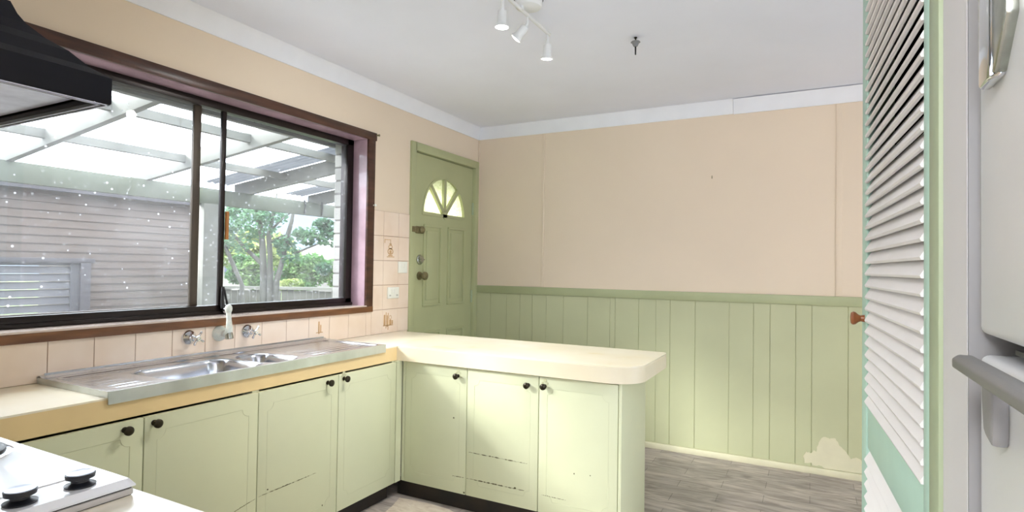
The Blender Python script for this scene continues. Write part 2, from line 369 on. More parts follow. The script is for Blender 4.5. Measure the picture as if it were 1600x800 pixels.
# cornices: shallow cove
def cove(depth, z0):
    return [(0, z0), (.006, z0), (.008, z0+.012), (depth*.45, z0+.045), (depth*.8, H-.02), (depth, H-.006), (depth+.004, H-.001), (0, H-.001)]
mb = MB(); mb.prism([(L+a, b) for a, b in cove(.036, 2.304)], NEAR, BK, 'y')
tag(mb.build('trim_1', m_corn), kind='structure')
mb = MB(); mb.prism([(BK-a, b) for a, b in cove(.036, 2.304)], L, -.47, 'x'); tag(mb.build('trim_2', m_corn), kind='structure')
mb = MB(); mb.prism([(BK-a-.002, b-.004) for a, b in cove(.036, 2.304)], -.468, XR, 'x'); tag(mb.build('trim_3', m_corn), kind='structure')
# wall sheet cover strips on the back wall
tag(B('trim_4', m_peach, None, (-1.884, -1.866, BK-.006, BK, 1.09, 2.304), bevel=.002), kind='structure')
tag(B('trim_5', m_peach, None, (.138, .172, BK-.004, BK, 1.09, 2.304), bevel=.001), kind='structure')
tag(B('trim_6', m_peach, None, (L, L+.012, BK-.012, BK, 1.09, 2.304), bevel=.004), kind='structure')
# wainscot boards with V grooves
gx = [L, -2.33, -2.18, -2.06, -1.95, -1.83, -1.686, -1.489, -1.314, -1.275, -1.10, -.975, -.876, -.706, -.485, -.334, -.234, -.084, .007, .206, .34, .47, .6, .82, 1.0, 1.13, 1.35, 1.6, 1.8, 2.0, 2.3, XR]
mb = MB(); T = .016; g = .0026
pts = []
for i in range(len(gx)-1):
    a, b = gx[i], gx[i+1]; yf = BK-T
    gd = .0045 if i % 3 == 0 or i in (12, 16) else .003
    pts += [(a+g*.5, BK-T+gd), (a+g, yf), (b-g, yf), (b-g*.5, BK-T+gd)]
poly = [(gx[0], BK)]+pts+[(gx[-1], BK)]
mb.prism(poly, .018, 1.035, 'z'); wn = mb.build('trim_7', m_wains, smooth=20); tag(wn, kind='structure')
# bare cream patch low on the wainscot
def blob(cx, cz, pts, x=None, y=None):
    return pts
pp = [(-.03, .035), (-.035, .075), (-.02, .105), (.0, .10), (.02, .12), (.035, .115), (.045, .16), (.06, .20), (.085, .215), (.11, .205), (.135, .215), (.15, .19), (.17, .16), (.2, .14), (.225, .10), (.25, .11), (.3, .09), (.31, .05), (.29, .022), (.2, .016), (.15, .02), (.09, .016), (.07, .03), (.02, .028), (.0, .04)]
pq = []
for i in range(len(pp)):
    a = pp[i]; b = pp[(i+1) % len(pp)]
    for k in range(3):
        t = k/3; pq.append((a[0]+(b[0]-a[0])*t+random.uniform(-.004, .004), a[1]+(b[1]-a[1])*t+random.uniform(-.004, .004)))
mb = MB(); mb.prism([(x, max(z, .018)) for x, z in pq], BK-T-.0012, BK-T+.001, 'y'); pt = mb.build('bare_patch', m_patch, wn, smooth=0); pt['label'] = 'cream bare patch of missing green paint'
tag(B('trim_8', m_rail, None, (L, XR, BK-.028, BK, 1.03, 1.09), bevel=.004), kind='structure')
tag(B('baseboard_back', m_patch, None, (L, XR, BK-.03, BK-.0, FL, .016), bevel=.004), kind='structure')

# ================================================================== KITCHEN WINDOW
wd = thing('window_1', 'long brown timber framed sliding window above the sink', 'window', (L, 1.65, WZ0), kind='structure')
AI = .008
ay0, ay1, az0, az1 = WY0-.06, 2.815, .948, 2.084
B('architrave_top', m_maho, wd, (L, L+.018, ay0, ay1+.012, WZ1-.002, az1), bevel=.003)
B('architrave_side', m_maho, wd, (L, L+.018, WY1-.004, ay1, az0, WZ1-.002), bevel=.003)
B('architrave_side', m_maho, wd, (L, L+.018, ay0, WY0+.004, az0, WZ1-.002), bevel=.003)
B('architrave_sill', m_sillw, wd, (L, L+.02, ay0, ay1, az0, WZ0-.004), bevel=.003)
XG = -2.60
B('sill', m_sill, wd, (-2.60, L+.021, WY0, WY1, WZ0-.004, WZ0+.003), smooth=0)
B('reveal', m_reveal, wd, (-2.60, L+.004, WY0, WY1, WZ1-.003, WZ1+.004), (-2.60, L+.004, WY1-.005, WY1+.004, WZ0, WZ1), (-2.60, L+.004, WY0-.004, WY0+.005, WZ0, WZ1), smooth=0)
fy0, fy1, fz0, fz1 = WY0, WY1-.005, WZ0+.003, WZ1-.003
B('frame', m_alu, wd, (-2.635, -2.578, fy0, fy1, fz0, 1.036), (-2.635, -2.578, fy0, fy1, 1.995, fz1), (-2.635, -2.578, fy1-.052, fy1, fz0, fz1), (-2.635, -2.578, fy0, fy0+.04, fz0, fz1), bevel=.003)
B('track', m_alu, wd, (-2.580, -2.566, fy0, fy1, fz0, fz0+.018), bevel=.003)
ls = B('sash', m_alu2, wd, (-2.625, -2.605, 1.705, 1.742, 1.03, 1.999), (-2.625, -2.605, .56, .6, 1.03, 1.999), (-2.625, -2.605, .56, 1.74, 1.028, 1.040), bevel=.003)
B('pane', m_glassd, ls, (-2.617, -2.613, .6, 1.71, 1.036, 1.996), smooth=0)
rs = B('sash', m_alu, wd, (-2.604, -2.585, 1.838, 1.862, 1.03, 1.999), bevel=.003)
B('pane', m_glassc, rs, (-2.597, -2.593, 1.74, 2.70, 1.036, 1.996), smooth=0)
hd = MB(); hd.box(-2.588, -2.572, 1.862, 1.878, 1.36, 1.50); hd.build('sash_handle', m_orange, rs, bevel=.004)['label'] = 'worn orange pull grip'
mb = MB(); mb.tube([(-2.572, 1.851, 1.125), (-2.566, 1.846, 1.06), (-2.56, 1.846, 1.02)], [.006, .008, .011], 10); mb.tube([(-2.572, 1.856, 1.125), (-2.564, 1.866, 1.06), (-2.556, 1.872, 1.02)], [.004, .005, .006], 8)
mb.build('latch', m_black, rs)
mb = MB(); mb.lathe((-2.556, 1.858, 1.012), (1, .2, 0), [(0, .018), (.012, .018), (.016, .012), (.02, .012)], 16); mb.build('latch_cap', m_chrome, rs)
# small nail knob on architrave
mb = MB(); mb.lathe((L+.018, 2.802, 1.622), (1, 0, 0), [(0, .004), (.012, .004), (.014, .009), (.02, .008), (.022, .003)], 12)
tag(mb.build('wall_hook', m_whites), 'small cream peg screwed into the window architrave near the door', 'hook')
mb = MB(); mb.lathe((L+.018, 2.82, 2.07), (1, .4, 0), [(0, .005), (.012, .005), (.016, .008), (.022, .006)], 10); mb.build('nail', m_brass, wd)

# ================================================================== DOOR
dr = thing('door_1', 'sage green panelled door with arched fanlight', 'door', (L, (DY0+DY1)/2, FL), kind='structure')
B('door_frame', m_sage, dr, (L-.10, L+.016, 3.19, DY0+.012, FL, 2.115), (L-.10, L+.016, DY1-.012, BK-.016, FL, 2.115), (L-.10, L+.016, DY0, DY1, DZ1-.012, 2.115), bevel=.003)
ly0, ly1, lz1 = DY0+.014, DY1-.014, 2.05
XD = L-.014     # door leaf face
# leaf: pieces around the fanlight opening, built as a grid-free polygon fan
cy_, cz_, rr = 3.645, 1.632, .272
N = 28
mb = MB()
# outline strips: lower body
mb.box(XD-.036, XD, ly0, ly1, FL+.005, cz_)
# left & right & top around the half circle, as quads between arc and rectangle
arc = [(cy_-rr*math.cos(PI*i/N), cz_+rr*math.sin(PI*i/N)) for i in range(N+1)]
def outer(i):
    a = PI*i/N; c, s_ = -math.cos(a), math.sin(a)
    ts = []
    if c < -1e-6: ts.append((ly0-cy_)/c)
    if c > 1e-6: ts.append((ly1-cy_)/c)
    if s_ > 1e-6: ts.append((lz1-cz_)/s_)
    t = min(ts); return (cy_+c*t, cz_+s_*t)
out = [outer(i) for i in range(N+1)]
corners = [(ly0, lz1), (ly1, lz1)]
for i in range(N):
    q = [arc[i], arc[i+1], out[i+1]]
    for c in corners:
        a, b = out[i], out[i+1]
        if (abs(a[0]-c[0]) < 1e-6 and abs(b[1]-c[1]) < 1e-6 and a[1] < c[1]-1e-6 and b[0] != c[0]) or (abs(a[1]-c[1]) < 1e-6 and abs(b[0]-c[0]) < 1e-6 and b[1] < c[1]-1e-6 and a[0] != c[0]): q.append(c)
    q.append(out[i])
    mb.prism(q, XD-.036, XD, 'x')
leaf = mb.build('door_leaf', m_sage, dr, smooth=0)
# recessed-look moulded panels: raised frames plus field
def panel(y0, y1, z0, z1):
    mb = MB(); wv = .016
    for (a, b, c, d) in ((y0, y1, z0, z0+wv), (y0, y1, z1-wv, z1), (y0, y0+wv, z0+wv, z1-wv), (y1-wv, y1, z0+wv, z1-wv)):
        mb.box(XD-.002, XD+.010, a, b, c, d)
    mb.box(XD-.002, XD+.006, y0+.04, y1-.04, z0+.045, z1-.045)
    mb.build('door_panel', m_sage, leaf, bevel=.003)
panel(3.375, 3.60, .95, 1.545); panel(3.69, 3.925, .95, 1.545)
panel(3.375, 3.60, .18, .765); panel(3.69, 3.925, .18, .765)
# fanlight: glazing bars + four panes
mb = MB()
def bar(a0):
    c, s_ = -math.cos(a0), math.sin(a0); wv = .016
    p = [(cy_+c*.0-s_*wv, cz_+s_*.0+c*wv), (cy_+c*(rr+.004)-s_*wv, cz_+s_*(rr+.004)+c*wv), (cy_+c*(rr+.004)+s_*wv, cz_+s_*(rr+.004)-c*wv), (cy_+s_*wv, cz_-c*wv)]
    mb.prism(p, XD-.03, XD+.004, 'x')
for a0 in (PI/2, PI*.27, PI*.73): bar(a0)
ring = [(cy_-(rr+.018)*math.cos(PI*i/N), cz_+(rr+.018)*math.sin(PI*i/N)) for i in range(N+1)]
for i in range(N): mb.prism([arc[i], arc[i+1], ring[i+1], ring[i]], XD-.001, XD+.004, 'x')
mb.box(XD-.03, XD+.005, cy_-rr-.018, cy_+rr+.018, cz_-.018, cz_+.006)
mb.prism([(cy_+.03*math.cos(2*PI*i/12), cz_+.03*math.sin(2*PI*i/12)) for i in range(12)], XD-.02, XD+.005, 'x')
mb.build('fanlight_bars', m_sage, leaf, smooth=0)
for k, (a0, a1) in enumerate(((0, .27), (.27, .5), (.5, .73), (.73, 1))):
    p = [(cy_, cz_)]+[(cy_-(rr+.01)*math.cos(PI*(a0+(a1-a0)*i/8)), cz_+(rr+.01)*math.sin(PI*(a0+(a1-a0)*i/8))) for i in range(9)]
    mb = MB(); mb.prism(p, XD-.02, XD-.016, 'x'); mb.build('fanlight_pane', m_pebble, leaf, smooth=0)
# hardware
mb = MB(); mb.box(XD, XD+.022, 3.262, 3.33, 1.475, 1.525); mb.lathe((XD+.02, 3.325, 1.50), (1, 0, 0), [(0, .027), (.014, .027), (.018, .02), (.026, .014)], 20); mb.box(L-.002, L+.022, 3.205, 3.245, 1.48, 1.52)
mb.build('rim_latch', m_brass, leaf, bevel=.003)
mb = MB(); mb.lathe((XD, 3.335, 1.288), (1, 0, 0), [(0, .036), (.008, .036), (.012, .028), (.02, .026), (.022, .02)], 24); mb.box(XD+.02, XD+.032, 3.312, 3.358, 1.284, 1.292); mb.build('deadlock', m_chromed, leaf)
mb = MB(); mb.lathe((XD, 3.335, 1.172), (1, 0, 0), [(0, .03), (.006, .03), (.01, .013), (.03, .012), (.036, .025), (.05, .031), (.06, .028), (.066, .015)], 24); mb.build('door_knob', m_brass, leaf)
for z in (1.72, 1.0, .25): B('hinge', m_arch, leaf, (XD, XD+.012, ly1-.012, ly1+.008, z-.05, z+.05), bevel=.003)

# ================================================================== SPLASHBACK TILES
P = .1535; ys = [1.079+P*i for i in range(-7, 15)]
def tiles(rows, ya, yb, za, zb_, label):
    mb = MB(); mb.cur = 1; mb.box(L, L+.004, ya, yb, za, zb_); mb.cur = 0
    for z0, z1 in rows:
        for y in ys:
            y0, y1 = max(y+.0012, ya+.001), min(y+P-.0012, yb-.001)
            if y1-y0 < .01: continue
            mb.box(L+.003, L+.0065, y0, y1, max(z0, za), min(z1, zb_))
    return tag(mb.build('splashback_tiles', [m_tile, m_grout], bevel=.0007, seg=1, smooth=0), label, 'tiles')
tiles([(.802, .9535)], NEAR+.001, 2.8148, .801, .9475, 'single row of cream square tiles between the sink and the window timber')
tl = tiles([(.802, .9535), (.9565, 1.113), (1.116, 1.273), (1.276, 1.434), (1.437, 1.595)], 2.8152, 3.1885, .801, 1.597, 'block of cream square tiles with brown drawings beside the green door')
XT = L+.0065
def motif(shapes, label):
    mb = MB()
    for p in shapes: mb.prism(p, XT-.0005, XT+.0006, 'x')
    o = mb.build('tile_motif', m_motif, tl, smooth=0); o['label'] = label
def circ(cy, cz, r, r2=None, n=16): return [(cy+r*math.cos(2*PI*i/n), cz+(r2 or r)*math.sin(2*PI*i/n)) for i in range(n)]
def ringq(cy, cz, r, t, rz=None, n=14):
    rz = rz or r; o = []
    for i in range(n):
        a, b = 2*PI*i/n, 2*PI*(i+1)/n
        o.append([(cy+r*math.cos(a), cz+rz*math.sin(a)), (cy+r*math.cos(b), cz+rz*math.sin(b)), (cy+(r-t)*math.cos(b), cz+(rz-t)*math.sin(b)), (cy+(r-t)*math.cos(a), cz+(rz-t)*math.sin(a))])
    return o
def rect(a, b, c, d): return [(a, c), (b, c), (b, d), (a, d)]
motif(ringq(2.99, 1.335, .03, .008, .022)+ringq(2.99, 1.365, .022, .006, .014)+[circ(2.99, 1.333, .012), rect(2.968, 3.012, 1.304, 1.312), rect(2.978, 3.002, 1.38, 1.388), rect(2.93, 2.992, 1.41, 1.414), rect(2.93, 2.936, 1.39, 1.416), rect(2.988, 2.992, 1.375, 1.414), rect(2.955, 3.03, 1.297, 1.302)], 'brown drawing of a lidded jar')
motif([rect(2.935, 2.95, .85, .92), rect(2.955, 2.962, .83, .935), rect(2.966, 2.974, .84, .915), rect(2.975, 2.982, .82, .93), rect(2.99, 3.01, .85, .885), rect(3.014, 3.028, .855, .88), rect(2.93, 3.03, .846, .852)]+ringq(3.0, .90, .014, .004), 'brown drawing of kitchen utensils')
motif([rect(2.375, 2.385, .85, .92), rect(2.39, 2.398, .86, .90), rect(2.36, 2.41, .855, .86)], 'faded yellow drawing')

def plate(name, label, cat, y, z, w, h, n):
    t = thing(name, label, cat, (XT, y, z))
    B('cover_plate', m_whites, t, (XT, XT+.009, y-w/2, y+w/2, z-h/2, z+h/2), bevel=.003)
    for i in range(n):
        yy = y+(i-(n-1)/2)*.03
        B('rocker', m_whites, t, (XT+.009, XT+.013, yy-.009, yy+.009, z-.016+.01, z+.014+.01), bevel=.0015)
    return t
plate('light_switch', 'square white light switch plate next to the green door frame', 'switch', 3.115, 1.232, .095, .078, 2)
po = plate('power_outlet', 'white double power outlet on tiles below the light switch', 'outlet', 3.02, 1.062, .115, .075, 2)
for s_ in (-1, 1):
    B('socket_slots', m_black, po, (XT+.009, XT+.0096, 3.02+s_*.036-.006, 3.02+s_*.036-.003, 1.04, 1.05), (XT+.009, XT+.0096, 3.02+s_*.036+.003, 3.02+s_*.036+.006, 1.04, 1.05), smooth=0)

# ================================================================== WORKTOPS AND CABINETS
Q, TK = .80, .078
def rarc(cx, cy, r, a0, a1, n=10): return [(cx+r*math.cos(math.radians(a0+(a1-a0)*i/n)), cy+r*math.sin(math.radians(a0+(a1-a0)*i/n))) for i in range(n+1)]
XF = -2.02; PY0, PY1, PX = 2.518, 3.11, -.677
outline = [(L, .672), (XF, .672), (XF, PY0)]+rarc(PX-.15, PY0+.15, .15, -90, 0, 12)+rarc(PX-.03, PY1-.03, .03, 0, 90, 5)+[(L, PY1)]
bm = bmesh.new()
wt_root = thing('worktop', 'cream laminate worktop turning from the sink wall into a rounded breakfast bar', 'worktop', (XF, PY0, Q))
CX0, CX1, CY0, CY1 = L+.06, XF-.03, 1.10, 2.38
rest = [(L, CY1), (XF, CY1), (XF, PY0)]+outline[3:]
def top_pieces(z0, z1):
    mb = MB(); mb.prism(rest, z0, z1, 'z'); mb.box(L, XF, .672, CY0, z0, z1); mb.box(L, CX0, CY0, CY1, z0, z1); mb.box(CX1, XF, CY0, CY1, z0, z1); return mb
top_pieces(Q-.006, Q).build('laminate_surface', m_top, wt_root, smooth=30)
wc = top_pieces(Q-TK, Q-.006).build('edge_band', [m_edge, m_edge2], wt_root, smooth=30)
for p in wc.data.polygons:
    c = wc.matrix_world @ p.center; cx_, cyy = p.center[0]+XF, p.center[1]+PY0
    if cx_ > XF+.01 and abs(p.normal.z) < .5: p.material_index = 1
# near run (cooktop bench)
o = thing('worktop', 'cream laminate worktop carrying the white cooktop', 'worktop', (-1.5, .66, Q))
XB = -.64
mb = MB(); mb.prism([(L, NEAR), (XB, NEAR), (XB, .662), (L, .662)], Q-.006, Q); mb.build('laminate_surface', m_top, o)
mb = MB(); mb.prism([(L, NEAR), (XB, NEAR), (XB, .662), (L, .662)], Q-TK, Q-.006); mb.build('edge_band', m_edge, o, smooth=0)

# knob prototype pieces
def knob(parent, p, d, plate_on=False):
    """small dark cabinet knob at p pointing along d"""
    mb = MB(); mb.lathe(p, d, [(0, .0095), (.003, .010), (.005, .0055), (.014, .005), (.019, .012), (.024, .0155), (.030, .0150), (.034, .009), (.0355, .003)], 18)
    k = mb.build('knob', m_knob, parent)
    if plate_on:
        mb = MB(); q = Vector(p); d = Vector(d)
        side = Vector((0, 0, 1)).cross(d)
        for (a, b, r) in ((0, .026, .009), (0, -.0, .013), (.012, .014, .006), (-.012, .014, .006), (.02, -.004, .005)):
            mb.lathe(q+side*a+Vector((0, 0, b)), d, [(0, r), (.0015, r), (.002, r*.7)], 12)
        mb.build('knob_backplate', m_plate, k)
def doorleaf(parent, axis, a0, a1, z0, z1, face, lines=True):
    """axis 'x': door in a plane of constant x facing +x; axis 'y': plane of constant y facing -y"""
    mb = MB(); g = .0018; th = .018
    if axis == 'x': mb.box(face-th, face, a0+g, a1-g, z0, z1)
    else: mb.box(a0+g, a1-g, face, face+th, z0, z1)
    d = mb.build('cabinet_door', m_cab, parent, bevel=.002)
    if lines:
        mb = MB(); e = .0005; i0, i1 = a0+.045, a1-.045; w_ = .0022; zt, zb = z1-.055, z0+.06; c = .03
        def seg(p, q):
            (u0, v0), (u1, v1) = p, q; du, dv = u1-u0, v1-v0; ln = math.hypot(du, dv); nx, nz = -dv/ln*w_/2, du/ln*w_/2
            poly = [(u0+nx, v0+nz), (u1+nx, v1+nz), (u1-nx, v1-nz), (u0-nx, v0-nz)]
            if axis == 'x': mb.prism(poly, face-.0003, face+e, 'x')
            else: mb.prism(poly, face-e, face+.0003, 'y')
        def cor(cx, cz, s1, s2):
            for i in range(5):
                t0, t1 = PI/2*i/5, PI/2*(i+1)/5
                seg((cx+s1*c*math.cos(t0), cz+s2*c*math.sin(t0)), (cx+s1*c*math.cos(t1), cz+s2*c*math.sin(t1)))
        seg((i0, zb+c), (i0, zt-c)); seg((i1, zb+c), (i1, zt-c)); seg((i0+c, zt), (i1-c, zt)); seg((i0+c, zb), (i1-c, zb))
        cor(i0, zt, 1, -1); cor(i1, zt, -1, -1); cor(i0, zb, 1, 1); cor(i1, zb, -1, 1)
        mb.build('moulding_outline', m_cab_line, d, smooth=0)
    return d
def chip(parent, axis, face, p, q, w_=.005, seed=1):
    """worn dark line where the paint has chipped off: a broken row of slivers"""
    rnd = random.Random(seed); mb = MB(); (u0, v0), (u1, v1) = p, q; n = 40; up = []; dn_ = []
    for i in range(n+1):
        t = i/n; k = rnd.random(); h = w_*.5*(.08 if k < .35 else k)*max(.1, math.sin(PI*t))**.5
        u, v = u0+(u1-u0)*t, v0+(v1-v0)*t+rnd.uniform(-.0006, .0006); up.append((u, v+h)); dn_.append((u, v-h*.7))
    poly = dn_+up[::-1]
    if axis == 'x': mb.prism(poly, face-.0003, face+.0007, 'x')
    else: mb.prism(poly, face-.0007, face+.0003, 'y')
    mb.build('paint_chip', m_chip, parent, smooth=0)
def spot(parent, axis, face, u, v, r=.006):
    mb = MB(); pts = [(u+r*random.uniform(.6, 1.1)*math.cos(2*PI*i/9), v+r*random.uniform(.6, 1.1)*math.sin(2*PI*i/9)) for i in range(9)]
    if axis == 'x': mb.prism(pts, face-.0003, face+.0007, 'x')
    else: mb.prism(pts, face-.0007, face+.0003, 'y')
    mb.build('paint_chip', m_chip, parent, smooth=0)
ZB, ZT = .064, .716
CF = -1.998  # door faces, left run
def cab_left(y0, y1, ymid, label, knobs):
    t = thing('base_cabinet', label, 'cabinet', ((L+CF)/2, (y0+y1)/2, FL))
    B('carcass', m_cab, t, (L+.008, CF-.019, y0, y0+.016, ZB+.005, Q-TK-.001), (L+.008, CF-.019, y1-.016, y1, ZB+.005, Q-TK-.001), (L+.008, CF-.019, y0+.016, y1-.016, ZB+.005, ZB+.02), (L+.008, L+.014, y0+.016, y1-.016, ZB+.02, Q-TK-.001), smooth=0)
    B('kickboard', m_kick, t, (L+.05, CF-.05, y0, y1, FL, ZB+.004), smooth=0)
    d1 = doorleaf(t, 'x', y0, ymid, ZB, ZT, CF); d2 = doorleaf(t, 'x', ymid, y1, ZB, ZT, CF)
    return t, d1, d2
t, d1, d2 = cab_left(.70, 1.612, 1.158, 'pale green base cabinet under the sink basins and cooktop side drainer', None)
knob(d1, (CF, 1.095, .69), (1, 0, 0)); knob(d2, (CF, 1.190, .692), (1, 0, 0))
chip(d2, 'x', CF, (1.50, .268), (1.605, .287), .004, 3)
t, d1, d2 = cab_left(1.612, 2.49, 2.060, 'pale green base cabinet in the inner corner under the right drainer', None)
knob(d1, (CF, 1.988, .692), (1, 0, 0)); knob(d2, (CF, 2.092, .694), (1, 0, 0), True)
chip(d1, 'x', CF, (1.62, .290), (1.93, .292), .006, 4); spot(d1, 'x', CF, 1.665, .305, .004); spot(d1, 'x', CF, 1.97, .13, .004)
B('corner_filler', m_cab, t, (CF-.019, CF+.002, 2.492, 2.538, ZB, Q-TK-.001), smooth=0)
# peninsula
PF = 2.54; PXE = -.754; PYB = 2.96
t = thing('base_cabinet', 'pale green peninsula cabinet below the breakfast bar with three chipped doors', 'cabinet', (-1.37, 2.75, FL))
B('carcass', m_cab, t, (-2.0+.003, PXE-.016, PF+.019, PYB-.012, ZB+.005, Q-TK-.001), smooth=0)
B('corner_filler', m_cab, t, (-1.9955, -1.9768, PF+.003, PF+.018, ZB, Q-TK-.001), smooth=0)
B('end_panel', m_cab, t, (PXE-.015, PXE, PF+.0, PYB, FL+.002, Q-TK-.001), bevel=.002)
B('back_panel', m_cab, t, (L+.01, PXE-.016, PYB-.011, PYB, FL+.002, Q-TK-.001), smooth=0)
B('kickboard', m_kick, t, (-2.04, PXE-.016, PF+.03, PF+.04, FL, ZB+.004), smooth=0)
e1 = doorleaf(t, 'y', -1.975, -1.576, ZB, ZT, PF); e2 = doorleaf(t, 'y', -1.576, -1.167, ZB, ZT, PF); e3 = doorleaf(t, 'y', -1.167, -.770, ZB, ZT, PF)
knob(e1, (-1.632, PF, .672), (0, -1, 0), True); knob(e2, (-1.224, PF, .668), (0, -1, 0)); knob(e3, (-1.135, PF, .672), (0, -1, 0), True)
chip(e2, 'y', PF, (-1.560, .287), (-1.225, .284), .008, 5); chip(e2, 'y', PF, (-1.570, .1515), (-1.24, .151), .009, 6); chip(e1, 'y', PF, (-1.66, .149), (-1.585, .151), .008, 8)
chip(e3, 'y', PF, (-1.145, .150), (-1.02, .148), .005, 9); spot(e2, 'y', PF, -1.29, .155, .006); spot(e1, 'y', PF, -1.655, .45, .005)
spot(e1, 'y', PF, -1.585, .075, .006); spot(e3, 'y', PF, -.80, .13, .009); spot(e3, 'y', PF, -.98, .28, .004); spot(e3, 'y', PF, -.90, .285, .003)
# near bench cabinet
t = thing('base_cabinet', 'pale green base cabinet below the cooktop bench', 'cabinet', (-1.5, .35, FL))
B('carcass', m_cab, t, (L+.01, XB-.03, NEAR+.005, .62, ZB+.005, Q-TK-.001), smooth=0)
B('kickboard', m_kick, t, (L+.05, XB-.06, NEAR+.005, .57, FL, ZB+.004), smooth=0)
for a in (-1.95, -1.53, -1.11):
    mb = MB(); mb.box(a+.002, a+.418, .62, .638, ZB, ZT); mb.build('cabinet_door', m_cab, t, bevel=.002)

# ================================================================== SINK
sk = thing('kitchen_sink', 'long stainless steel double bowl sink with drainers on both ends', 'sink', (-2.24, 1.75, Q))
sx0, sx1, sy0, sy1, SZ = L+.007, -2.012, 1.05, 2.414, .821
def rbox(x, y, x0, x1, y0, y1, r):
    """signed distance to rounded rectangle, negative inside"""
    cx, cy, hx, hy = (x0+x1)/2, (y0+y1)/2, (x1-x0)/2-r, (y1-y0)/2-r
    dx, dy = abs(x-cx)-hx, abs(y-cy)-hy
    return math.hypot(max(dx, 0), max(dy, 0))+min(max(dx, dy), 0)-r
def sst(a, b, v):
    t = max(0, min(1, (v-a)/(b-a))); return t*t*(3-2*t)
def sheight(x, y):
    z = SZ
    # sunken deck inside raised rim
    d = rbox(x, y, sx0+.055, sx1-.018, sy0+.028, sy1-.03, .03)
    z -= .007*sst(.004, -.010, d)
    # ridge at back
    z += .006*sst(sx0+.03, sx0+.012, x)
    d = rbox(x, y, sx0+.10, sx1-.045, 1.30, 1.695, .07)
    z -= .145*sst(.002, -.028, d)+.006*sst(.02, -.004, d)
    d = rbox(x, y, sx0+.12, sx1-.06, 1.735, 1.90, .06)
    z -= .10*sst(.002, -.028, d)+.006*sst(.018, -.004, d)
    # drainer flutes
    if sy0+.05 < y < 1.25: z -= .0014*(math.sin((x-sx0)*2*PI/.045) > .2)*sst(sy0+.05, sy0+.08, y)*sst(1.25, 1.2, y)*sst(sx0+.08, sx0+.1, x)*sst(sx1-.04, sx1-.06, x)
    if 1.95 < y < sy1-.05: z -= .0014*(math.sin((x-sx0)*2*PI/.045) > .2)*sst(1.95, 2.0, y)*sst(sy1-.05, sy1-.1, y)*sst(sx0+.08, sx0+.1, x)*sst(sx1-.04, sx1-.06, x)
    return z
NX, NY = 92, 250
vs = [(sx0+(sx1-sx0)*i/NX, sy0+(sy1-sy0)*j/NY, sheight(sx0+(sx1-sx0)*i/NX, sy0+(sy1-sy0)*j/NY)) for j in range(NY+1) for i in range(NX+1)]
fs = [(j*(NX+1)+i, j*(NX+1)+i+1, (j+1)*(NX+1)+i+1, (j+1)*(NX+1)+i) for j in range(NY) for i in range(NX)]
mb = MB(); mb.add(vs, fs); mb.build('sink_top', m_steel, sk, smooth=50)
mb = MB(); mb.box(sx1-.001, sx1+.0015, sy0, sy1, SZ-.042, SZ+.0005); mb.box(sx0+.0, sx1, sy0-.0015, sy0+.0, Q+.0006, SZ+.0005); mb.box(sx0, sx1, sy1-.0, sy1+.0015, Q+.0006, SZ+.0005)
mb.build('sink_flange', m_steel2, sk, smooth=0)
B('splash_ledge', m_steel, sk, (sx0-.0, sx0+.003, sy0+.02, sy1, Q+.001, SZ+.012), smooth=0)
for y in (1.50, 1.82):
    mb = MB(); mb.lathe((-2.24, y, SZ-(.158 if y < 1.6 else .113)), (0, 0, 1), [(0, .035), (.003, .035), (.004, .028), (.0045, .01)], 24); mb.build('drain', m_chrome, sk)

# ================================================================== TAPS
def wall_tap(y, label):
    t = thing('wall_tap', label, 'tap', (XT, y, .908), group='chrome taps beside the sink spout')
    z = .908
    mb = MB(); mb.lathe((XT, y, z), (1, 0, 0), [(0, .033), (.006, .033), (.014, .028), (.022, .018), (.03, .015)], 28); mb.build('flange', m_chrome, t)
    mb = MB(); mb.lathe((XT+.028, y, z), (1, 0, 0), [(0, .0125), (.012, .0125), (.013, .009), (.028, .0085), (.03, .012), (.046, .012), (.049, .010)], 20); mb.build('spindle', m_chrome, t)
    mb = MB(); c = XT+.066
    for k in range(4):
        a = PI/4+PI/2*k+.25; d = Vector((0, math.cos(a), math.sin(a))); p = Vector((c, y, z))
        mb.tube([p+d*.006, p+d*.02, p+d*.030, p+d*.034], [.0045, .004, .0055, .003], 10)
    mb.lathe((c-.008, y, z), (1, 0, 0), [(0, .010), (.014, .010), (.018, .007), (.02, .003)], 16)
    mb.build('cross_handle', m_chrome, t)
wall_tap(1.613, 'chrome cross-handle wall tap, nearer the cooktop than the spout')
wall_tap(1.911, 'chrome cross-handle wall tap, nearer the green door than the spout')
t = thing('sink_spout', 'aged upright spout on the tiles between the two chrome taps', 'tap', (XT, 1.762, .912))
y, z = 1.762, .912
mb = MB(); mb.lathe((XT, y, z), (1, 0, 0), [(0, .036), (.006, .036), (.016, .032), (.028, .022), (.036, .016)], 28); mb.build('flange', m_spout, t)
mb = MB(); mb.tube([(XT+.03, y, z), (XT+.055, y, z), (XT+.068, y, z+.006), (XT+.072, y, z+.03), (XT+.068, y, z+.07), (XT+.064, y, z+.105)], [.016, .017, .018, .015, .011, .011], 16)
mb.lathe((XT+.064, y, z+.10), (0, 0, 1), [(0, .0115), (.01, .0155), (.02, .0165), (.03, .0145), (.037, .008), (.039, .002)], 18)
mb.build('spout_body', m_spout, t)
mb = MB(); mb.lathe((XT+.068, y, z+.012), (.25, 0, -1), [(0, .016), (.02, .017), (.034, .017), (.035, .012)], 16); mb.build('outlet', m_chromed, t)

